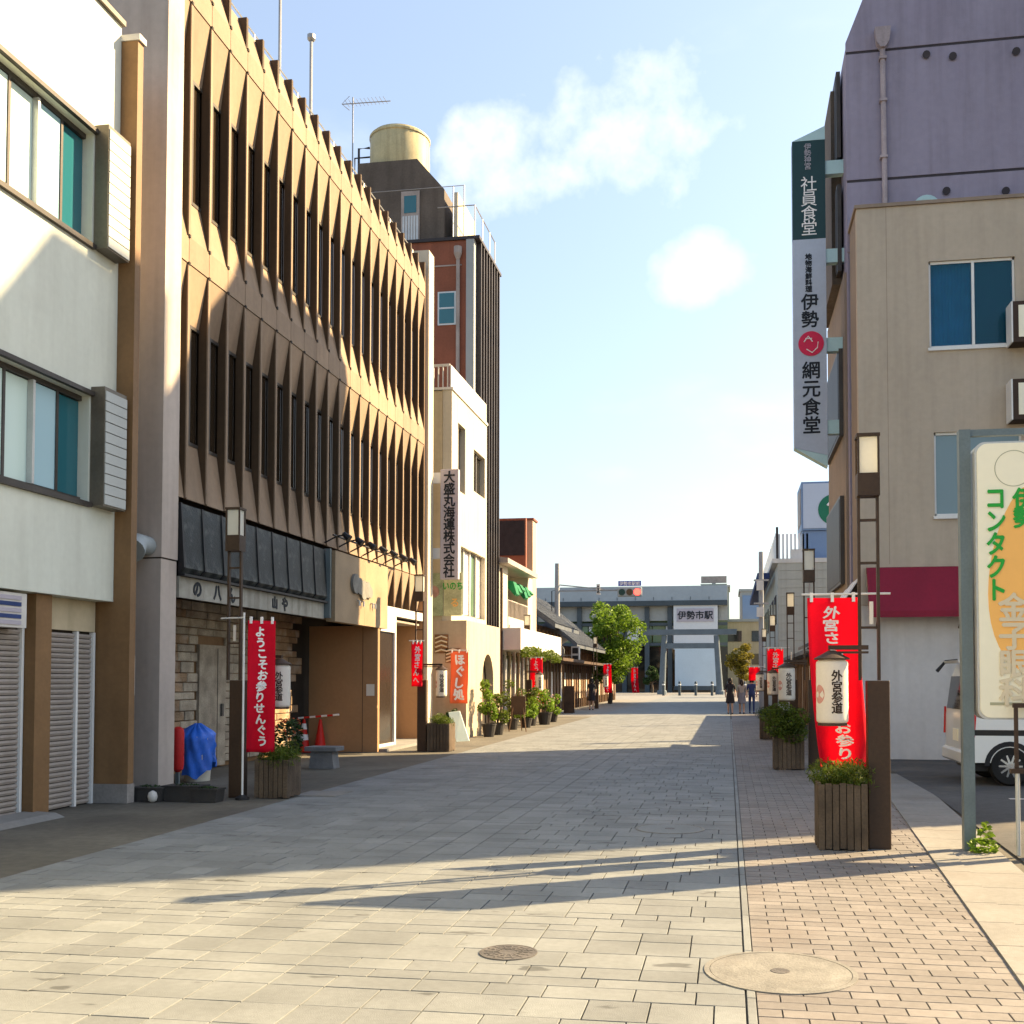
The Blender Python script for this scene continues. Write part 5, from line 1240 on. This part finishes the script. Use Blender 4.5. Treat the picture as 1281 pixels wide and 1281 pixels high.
def tall_sign():
    Y = 23.0; z0, z1 = 6.38, 13.30
    t = thing('vertical_sign', (1.8, Y, z0), 'very tall vertical restaurant sign projecting from the mauve building', 'sign')
    xa, xb = 1.44, 2.14
    MB().prism([(xa, z0 + .18), (xb, z0), (xb, 11.12), (xa, 11.12)], 'y', Y - .14, Y + .14).build('lower_board', 'sign_blue', t)
    MB().prism([(xa, 11.124), (xb, 11.124), (xb, z1), (xa, z1)], 'y', Y - .14, Y + .14).build('upper_board', 'sign_teal', t)
    MB().prism([(xa, z1 + .004), (xb, z1 + .004), (xb, z1 + .30)], 'y', Y - .14, Y + .14).build('cap', 'sign_cap', t)
    MB().prism([(xa, z0 + .174), (xb, z0 - .004), (xb, z0 - .25)], 'y', Y - .14, Y + .14).build('foot', 'sign_cap', t)
    for z in (12.55, 10.6, 8.65, 6.85): box('bracket', 'sign_cap', t, xb + .002, X_B, Y - .09, Y + .09, z, z + .3)
    xm = (xa + xb) / 2; f = Y - .143
    lettering('伊勢神宮', .16, 'sign_grey', t, (xm - .02, f, 12.95), vertical=True, spacing=.9)
    lettering('社員食堂', .36, 'white_cloth', t, (xm, f, 11.86), vertical=True, spacing=.9, squash=(1, 1.0))
    lettering('地物海鮮料理', .145, 'ink', t, (xm - .02, f, 10.38), vertical=True, spacing=.98, bold=.006)
    lettering('伊勢', .38, 'ink', t, (xm, f, 9.55), vertical=True, spacing=1.0, bold=.008)
    MB().disc((xm + .02, f - .012, 8.82), .27, 'y', .012, 32).build('round_logo', 'sign_red', t)
    lg = MB().tube([(xm - .13, f - .018, 8.86), (xm - .04, f - .018, 8.98), (xm + .05, f - .018, 8.86)], .014, 5).tube([(xm - .1, f - .018, 8.93), (xm + .04, f - .018, 8.93)], .011, 5)
    lg.tube([(xm - .08, f - .018, 8.70), (xm + .04, f - .018, 8.62), (xm + .15, f - .018, 8.72), (xm + .17, f - .018, 8.85)], .012, 5); lg.build('logo_strokes', 'white_cloth', t)
    lettering('網元食堂', .40, 'ink', t, (xm + .02, f, 7.65), vertical=True, spacing=1.0, bold=.008)
X_B = 2.53
tall_sign()
# the apartment block beyond the right edge of the picture, whose shadow crosses the road
def side_block():
    t = thing('apartment_block', (11.9, 21, 0), 'grey apartment block at the back of the parking lot', 'building')
    MB().box(9.8, 14, 18.8, 24, 0, 18.2).build('wall', 'far_wall', t); box('roof_house', 'far_wall', t, 9.9, 13, 21.6, 23.9, 18.2, 20.2); box('coping', 'station_grey', t, 9.72, 14.05, 18.76, 24.05, 18.202, 18.35)
    for f in range(5):
        for i in range(3): w = box('window', 'alu_white', t, 10.0 + i * 1.3, 10.9 + i * 1.3, 18.75, 18.798, 1.2 + f * 3.3, 2.7 + f * 3.3); box('pane', 'glass_dark', w, 10.06 + i * 1.3, 10.84 + i * 1.3, 18.74, 18.749, 1.26 + f * 3.3, 2.64 + f * 3.3)
side_block()

# ------------------------------------------------------------------ yellow clinic sign, van
def clinic_sign():
    Y = 9.97; t = thing('clinic_sign', (2.24, Y, 0), 'pale yellow and orange eye clinic sign on a steel post frame', 'sign')
    xl = 2.10
    box('post', 'post_steel', t, xl - .0, xl + .10, Y - .05, Y + .05, 0, 3.84); box('post', 'post_steel', t, xl + 1.02, xl + 1.12, Y - .05, Y + .05, 0, 3.84)
    box('top_bar', 'post_steel', t, xl + .102, xl + 1.018, Y - .03, Y + .03, 3.78, 3.84); box('bottom_bar', 'black_plastic', t, xl + .102, xl + 1.018, Y - .03, Y + .03, 1.04, 1.09)
    x0, x1, z0, z1, r = xl + .115, xl + 1.0, 1.19, 3.70, .09
    def rounded(x0, x1, z0, z1, r, n=6):
        p = []
        for cx_, cz, a0 in ((x1 - r, z1 - r, 0), (x0 + r, z1 - r, 90), (x0 + r, z0 + r, 180), (x1 - r, z0 + r, 270)):
            p += [(cx_ + r * math.cos(R(a0 + 90 * i / n)), cz + r * math.sin(R(a0 + 90 * i / n))) for i in range(n + 1)]
        return p
    MB().prism(rounded(x0, x1, z0, z1, r), 'y', Y - .13, Y + .09).build('casing', 'alu_light', t, auto=30)
    yf = Y - .142
    MB().prism(rounded(x0 + .018, x1 - .018, z0 + .018, z1 - .018, r), 'y', yf, Y - .131).build('face', 'sign_pale', t)
    # orange egg-shaped field
    cx_ = (x0 + x1) / 2 + .06; pts = []
    for i in range(40):
        a = 2 * math.pi * i / 40; z = 2.45 + .86 * math.sin(a); w_ = .40 * math.cos(a) * (1 - .18 * math.sin(a)); pts.append((min(cx_ + w_, x1 - .03), z))
    MB().prism(pts, 'y', yf - .003, yf - .0005).build('orange_field', 'sign_orange', t)
    mb = MB(); n = 40; cc = (x0 + .33, 3.45); ro, ri = .165, .158
    vs = []
    for i in range(n): a = 2 * math.pi * i / n; vs += [(cc[0] + ro * math.cos(a), yf - .002, cc[1] + ro * math.sin(a)), (cc[0] + ri * math.cos(a), yf - .002, cc[1] + ri * math.sin(a))]
    mb.add(vs, [(2 * i, 2 * ((i + 1) % n), 2 * ((i + 1) % n) + 1, 2 * i + 1) for i in range(n)]).build('ring', 'sign_line', t)
    lettering('コンタクト', .225, 'sign_green', t, (x0 + .17, yf - .006, 2.76), vertical=True, spacing=.92, bold=.007, squash=(.82, 1.0))
    lettering('伊勢', .20, 'sign_green', t, (x0 + .41, yf - .006, 3.09), vertical=True, spacing=.85, bold=.007, squash=(.95, 1))
    lettering('金子眼科', .27, 'sign_buff', t, (x0 + .31, yf - .006, 1.82), vertical=True, spacing=.93, bold=.008, squash=(1.0, 1))
    box('foot_line', 'sign_line', t, x0 + .10, x0 + .40, yf - .004, yf - .001, 1.32, 1.345)
clinic_sign()
gp = thing('bicycle_stand', (2.66, 9.8, 0), 'thin pale metal stand at the right edge below the clinic sign', 'stand')
c = atY(1274, 1050, 9.75)
for dx in (0, .30): MB().tube([(c.x + dx, 9.75, 0), (c.x + dx, 9.75, .72)], .02, 8).build('leg', 'alu_light', gp)
MB().box(c.x - .06, c.x + .36, 9.72, 9.78, .721, .76).build('rail', 'lamp_brown', gp); MB().box(c.x - .03, c.x + .33, 9.73, 9.77, 1.3, 1.34).build('upper_rail', 'lamp_brown', gp)
for dx in (-.02, .30): MB().box(c.x + dx, c.x + dx + .03, 9.735, 9.765, .762, 1.299).build('upright', 'lamp_brown', gp)

def van():
    yn, yf = 16.05, 17.53; x0 = 3.43; L_ = 3.4
    t = thing('white_van', (x0 + L_ / 2, (yn + yf) / 2, 0), 'white boxy van parked sideways behind the clinic sign', 'van')
    # body: side profile lofted across with tumblehome
    def prof(k):   # k 0..1 how far in
        return [(x0 + .06, .32), (x0, .5), (x0 + .01, 1.0), (x0 + .08, 1.55), (x0 + .18, 1.83), (x0 + .5, 1.90), (x0 + 2.1, 1.89), (x0 + 2.55, 1.78), (x0 + 2.95, 1.20), (x0 + 3.34, 1.06), (x0 + 3.4, .8), (x0 + 3.38, .34)]
    n = 12; secs = [(yn + .05, .97, 1.0), (yn, 1.0, .995), (yn, 1.0, .98)]
    mb = MB(); rings = []
    def ring(y, inset, tumble):
        out = []
        for x, z in prof(0):
            yy = y
            cxx = x0 + L_ / 2; out.append((cxx + (x - cxx) * inset, (yy, z), z))
        return out
    ys = [(yn + .06, .985), (yn, 1.0), (yf, 1.0), (yf - .06, .985)]
    vs = []
    for i, (y, inset) in enumerate([(yn + .0, .975), (yn + .05, 1.0), (yf - .05, 1.0), (yf, .975)]):
        for x, z in prof(0):
            cxx = x0 + L_ / 2; tum = .11 * max(0, z - .95) / .95; yy = y + (tum if i < 2 else -tum)
            zz = 1.05 + (z - 1.05) * (.985 if i in (0, 3) else 1)
            vs.append((cxx + (x - cxx) * inset, yy, zz))
    fs = []
    for i in range(3):
        for j in range(n): fs.append((i * n + j, i * n + (j + 1) % n, (i + 1) * n + (j + 1) % n, (i + 1) * n + j))
    fs.append(tuple(range(n))); fs.append(tuple(range(4 * n - 1, 3 * n - 1, -1)))
    body = mb.add(vs, fs).build('body', 'van_white', t, auto=32)
    def side_y(z): return yn + .11 * max(0, z - .95) / .95
    def side_panel(name, m, pts, off, parent=body, th=.012):
        p = [(x, side_y(z) - off, z) for x, z in pts]; q = [(a, b + th, c_) for a, b, c_ in p]; k = len(p)
        return MB().add(p + q, [tuple(range(k)), tuple(range(2 * k - 1, k - 1, -1))] + [(i, k + i, k + (i + 1) % k, (i + 1) % k) for i in range(k)]).build(name, m, parent)
    for pts in ([(x0 + .30, 1.14), (x0 + .95, 1.14), (x0 + .95, 1.66), (x0 + .38, 1.66)], [(x0 + 1.02, 1.14), (x0 + 1.75, 1.14), (x0 + 1.75, 1.66), (x0 + 1.02, 1.66)], [(x0 + 1.82, 1.12), (x0 + 2.72, 1.12), (x0 + 2.40, 1.64), (x0 + 1.82, 1.66)]):
        side_panel('side_window', 'glass_dark', pts, .006)
    for x in (x0 + .99, x0 + 1.79): side_panel('door_gap', 'black_plastic', [(x, .42), (x + .012, .42), (x + .012, 1.75), (x, 1.75)], .003)
    side_panel('door_handle', 'alu_white', [(x0 + 1.1, .98), (x0 + 1.28, .98), (x0 + 1.28, 1.03), (x0 + 1.1, 1.03)], .03)
    # rear: window, tail lamps, bumper
    def rear_x(z): return x0 + (.0 if z < 1 else .07 * (z - 1) / .55) - .002
    def rear_panel(name, m, a, b, z0, z1, off=.006, parent=body, inset=0):
        p = [(rear_x(z0) - off, a, z0), (rear_x(z0) - off, b, z0), (rear_x(z1) - off, b - inset, z1), (rear_x(z1) - off, a + inset, z1)]; q = [(x + .03, y, z) for x, y, z in p]
        return MB().add(p + q, [(0, 1, 2, 3), (7, 6, 5, 4), (0, 4, 5, 1), (1, 5, 6, 2), (2, 6, 7, 3), (3, 7, 4, 0)]).build(name, m, parent)
    rear_panel('rear_window', 'glass_dark', yn + .16, yf - .16, 1.10, 1.60, inset=.05)
    rear_panel('number_plate', 'sign_pale', yn + .5, yn + .84, .62, .80)
    for a, b in ((yn + .02, yn + .17), (yf - .04, yf - .01)): rear_panel('tail_lamp', 'tail_red', a, b, .70, 1.12, .02)
    side_panel('tail_lamp', 'tail_red', [(x0 - .005, .70), (x0 + .13, .70), (x0 + .17, 1.12), (x0 + .03, 1.12)], .012)
    MB().box(x0 - .05, x0 + .12, yn - .005, yf + .005, .30, .50).build('rear_bumper', 'van_white', t, bevel=.03); MB().box(x0 + L_ - .12, x0 + L_ + .06, yn, yf, .30, .52).build('front_bumper', 'van_white', t, bevel=.03)
    MB().tube([(x0 + .16, yf - .25, 1.86), (x0 - .02, yf - .25, 1.84), (x0 - .16, yf - .28, 1.68)], [.02, .022, .03], 6).build('rear_mirror', 'black_plastic', t)
    MB().prism([(x0 + .14, 1.845), (x0 - .06, 1.84), (x0 - .04, 1.80), (x0 + .13, 1.80)], 'y', yn + .15, yf - .15).build('spoiler', 'van_white', t)
    for wx in (x0 + .62, x0 + 2.85):
        for yy, s in ((yn + .0, 1), (yf, -1)):
            w = thing_part('wheel', t); cz = .285
            ty = []
            for r_, d in ((.17, .0), (.26, -.012), (.285, .03), (.285, .13), (.26, .165)):
                ty.append((r_, d))
            vs = []; m_ = 28
            for r_, d in ty:
                for i in range(m_): a = 2 * math.pi * i / m_; vs.append((wx + r_ * math.cos(a), yy + s * (d - .012), cz + r_ * math.sin(a)))
            fs = [(k * m_ + i, k * m_ + (i + 1) % m_, (k + 1) * m_ + (i + 1) % m_, (k + 1) * m_ + i) for k in range(4) for i in range(m_)] + [tuple(range(4 * m_, 5 * m_))]
            tyre = MB().add(vs, fs).build('wheel', 'rubber', t, auto=40)
            mb = MB(); mb.disc((wx, yy - .012 if s > 0 else yy - .02, cz), .172, 'y', .032, 24); mb.build('rim', 'black_plastic', tyre)
            sp = MB()
            for i in range(10):
                a = 2 * math.pi * i / 10; c_, s_ = math.cos(a), math.sin(a)
                sp.add([(wx + .03 * c_ - .018 * s_, yy - s * .02, cz + .03 * s_ + .018 * c_), (wx + .165 * c_ - .012 * s_, yy - s * .016, cz + .165 * s_ + .012 * c_), (wx + .165 * c_ + .012 * s_, yy - s * .016, cz + .165 * s_ - .012 * c_), (wx + .03 * c_ + .018 * s_, yy - s * .02, cz + .03 * s_ - .018 * c_)], [(0, 1, 2, 3)])
            sp.disc((wx, yy - s * .024, cz), .045, 'y', s * .01, 12); sp.build('spokes', 'chrome', tyre)
        aw = MB(); pts = [(wx + .36 * math.cos(a), .285 + .36 * math.sin(a)) for a in [math.pi * i / 14 for i in range(15)]]
        k = len(pts); p = [(x, yn - .004, z) for x, z in pts]; q = [(wx + (x - wx) * .8, yn - .004, .285 + (z - .285) * .8) for x, z in pts]
        aw.add(p + q, [(i, i + 1, k + i + 1, k + i) for i in range(k - 1)]).build('wheel_arch', 'black_plastic', body)
    box('underbody', 'black_plastic', t, x0 + .15, x0 + L_ - .15, yn + .12, yf - .12, .2, .36)
def thing_part(n, p): return None
van()

# ------------------------------------------------------------------ people
def person(x, y, h, label, top, bottom, seed, face=1, skirt=True, stride=.12, hair_long=True):
    t = thing('person', (x, y, 0), label, 'person', 'people in the street'); r = random.Random(seed); k = h / 1.65; s = face
    V = {'pelvis': (0, 0, .90), 'waist': (0, 0, 1.05), 'chest': (0, 0, 1.26), 'neck': (0, 0, 1.40), 'head': (0, .01 * s, 1.50), 'crown': (0, .0, 1.60),
         'lh': (-.09, 0, .86), 'lk': (-.09, .03 * s + stride * .4, .48), 'la': (-.09, stride, .08), 'lt': (-.09, stride + .13 * s, .03),
         'rh': (.09, 0, .86), 'rk': (.09, .04 * s - stride * .3, .48), 'ra': (.09, -stride, .08), 'rt': (.09, -stride + .13 * s, .03),
         'ls': (-.17, 0, 1.33), 'le': (-.22, -.03, 1.06), 'lw': (-.21, .07 * s, .84), 'lf': (-.20, .09 * s, .74),
         'rs': (.17, 0, 1.33), 're': (.22, .03, 1.06), 'rw': (.22, .10 * s, .86), 'rf': (.21, .13 * s, .76)}
    rad = {'pelvis': .13, 'waist': .11, 'chest': .135, 'neck': .05, 'head': .085, 'crown': .07, 'lh': .09, 'lk': .058, 'la': .038, 'lt': .035, 'rh': .09, 'rk': .058, 'ra': .038, 'rt': .035, 'ls': .06, 'le': .042, 'lw': .03, 'lf': .025, 'rs': .06, 're': .042, 'rw': .03, 'rf': .025}
    E_ = [('pelvis', 'waist'), ('waist', 'chest'), ('chest', 'neck'), ('neck', 'head'), ('head', 'crown'), ('pelvis', 'lh'), ('lh', 'lk'), ('lk', 'la'), ('la', 'lt'), ('pelvis', 'rh'), ('rh', 'rk'), ('rk', 'ra'), ('ra', 'rt'), ('chest', 'ls'), ('ls', 'le'), ('le', 'lw'), ('lw', 'lf'), ('chest', 'rs'), ('rs', 're'), ('re', 'rw'), ('rw', 'rf')]
    names = list(V); me = bpy.data.meshes.new('body'); me.from_pydata([Vector(V[n_]) * k for n_ in names], [(names.index(a), names.index(b)) for a, b in E_], [])
    o = bpy.data.objects.new('body', me); col.objects.link(o)
    sk = o.modifiers.new('skin', 'SKIN'); o.modifiers.new('sub', 'SUBSURF').levels = 1
    for i, n_ in enumerate(names): me.skin_vertices[0].data[i].radius = (rad[n_] * k,) * 2; me.skin_vertices[0].data[i].use_root = n_ == 'pelvis'
    dg = bpy.context.evaluated_depsgraph_get(); m2 = bpy.data.meshes.new_from_object(o.evaluated_get(dg)); bpy.data.objects.remove(o)
    m2.name = 'body'
    for m in ('skin', top, bottom): m2.materials.append(MT[m])
    for p in m2.polygons:
        z = p.center.z / k; p.use_smooth = True
        p.material_index = 1 if (.98 < z < 1.40 and not (abs(p.center.x) > .19 * k and z < 1.12)) else (2 if (z < .98 and z > .05 and abs(p.center.x) < .185 * k and not (skirt and z < .5)) else 0)
    b = bpy.data.objects.new('body', m2); col.objects.link(b); b.parent = t; W[b] = W[t]
    hz = []
    MB().lathe([(.02, 1.66 * k), (.08 * k, 1.645 * k), (.108 * k, 1.57 * k), (.112 * k, 1.49 * k), (.10 * k, (1.34 if hair_long else 1.45) * k), (.05 * k, (1.32 if hair_long else 1.44) * k)], x, y - .03 * s, 14, False).build('hair', 'hair', t, auto=50)
    for dx in (-.035, .035): MB().disc((x + dx * k, y + .10 * s * k, 1.50 * k), .012, 'y', .01, 8).build('eye', 'hair', t)
    MB().tube([(x, y + .09 * s * k, 1.48 * k), (x, y + .115 * s * k, 1.465 * k)], .012, 5).build('nose', 'skin', t)
    MB().lathe([(.145 * k, 1.02 * k), (.16 * k, .92 * k), (.20 * k, .62 * k), (.215 * k, .50 * k)] if skirt else [(.150 * k, 1.06 * k), (.165 * k, .95 * k), (.165 * k, .86 * k)], x, y, 16, False).build('skirt' if skirt else 'shirt_hem', bottom if skirt else top, t, auto=50)
    for dx, dy in ((-.09, stride), (.09, -stride)): MB().box(x + (dx - .04) * k, x + (dx + .04) * k, y + (dy) * k - .07 + .05 * s, y + (dy) * k + .12 + .05 * s, 0, .07).build('shoe', 'cloth_dark', t, bevel=.02)
person(.08, 47.6, 1.62, 'person in dark dress walking in the shade at far right', 'cloth_dark', 'cloth_dark', 1, -1)
person(.60, 47.9, 1.55, 'person in pale grey top walking in the middle of the group of three', 'cloth_sand', 'cloth_grey', 2, -1, True)
person(1.05, 48.3, 1.60, 'person in dark blue clothes walking nearest the right planters', 'cloth_blue', 'cloth_blue', 3, -1, False, hair_long=False)
b = atZ(740, 888); person(b.x, b.y, 1.58, 'person in black clothes standing by the left shops', 'cloth_dark', 'cloth_dark', 4, -1, True, .05)
b = atZ(712, 892)
q = thing('sandwich_board', (b.x, b.y, 0), 'dark sandwich board on the left pavement beyond the flower shop', 'sign board')
for s in (-1, 1): MB().prism([(b.y + s * .22, 0), (b.y + s * .25, 0), (b.y + s * .05, 1.25), (b.y + s * .02, 1.25)], 'x', b.x - .22, b.x + .22).build('panel', 'wood_dark', q)
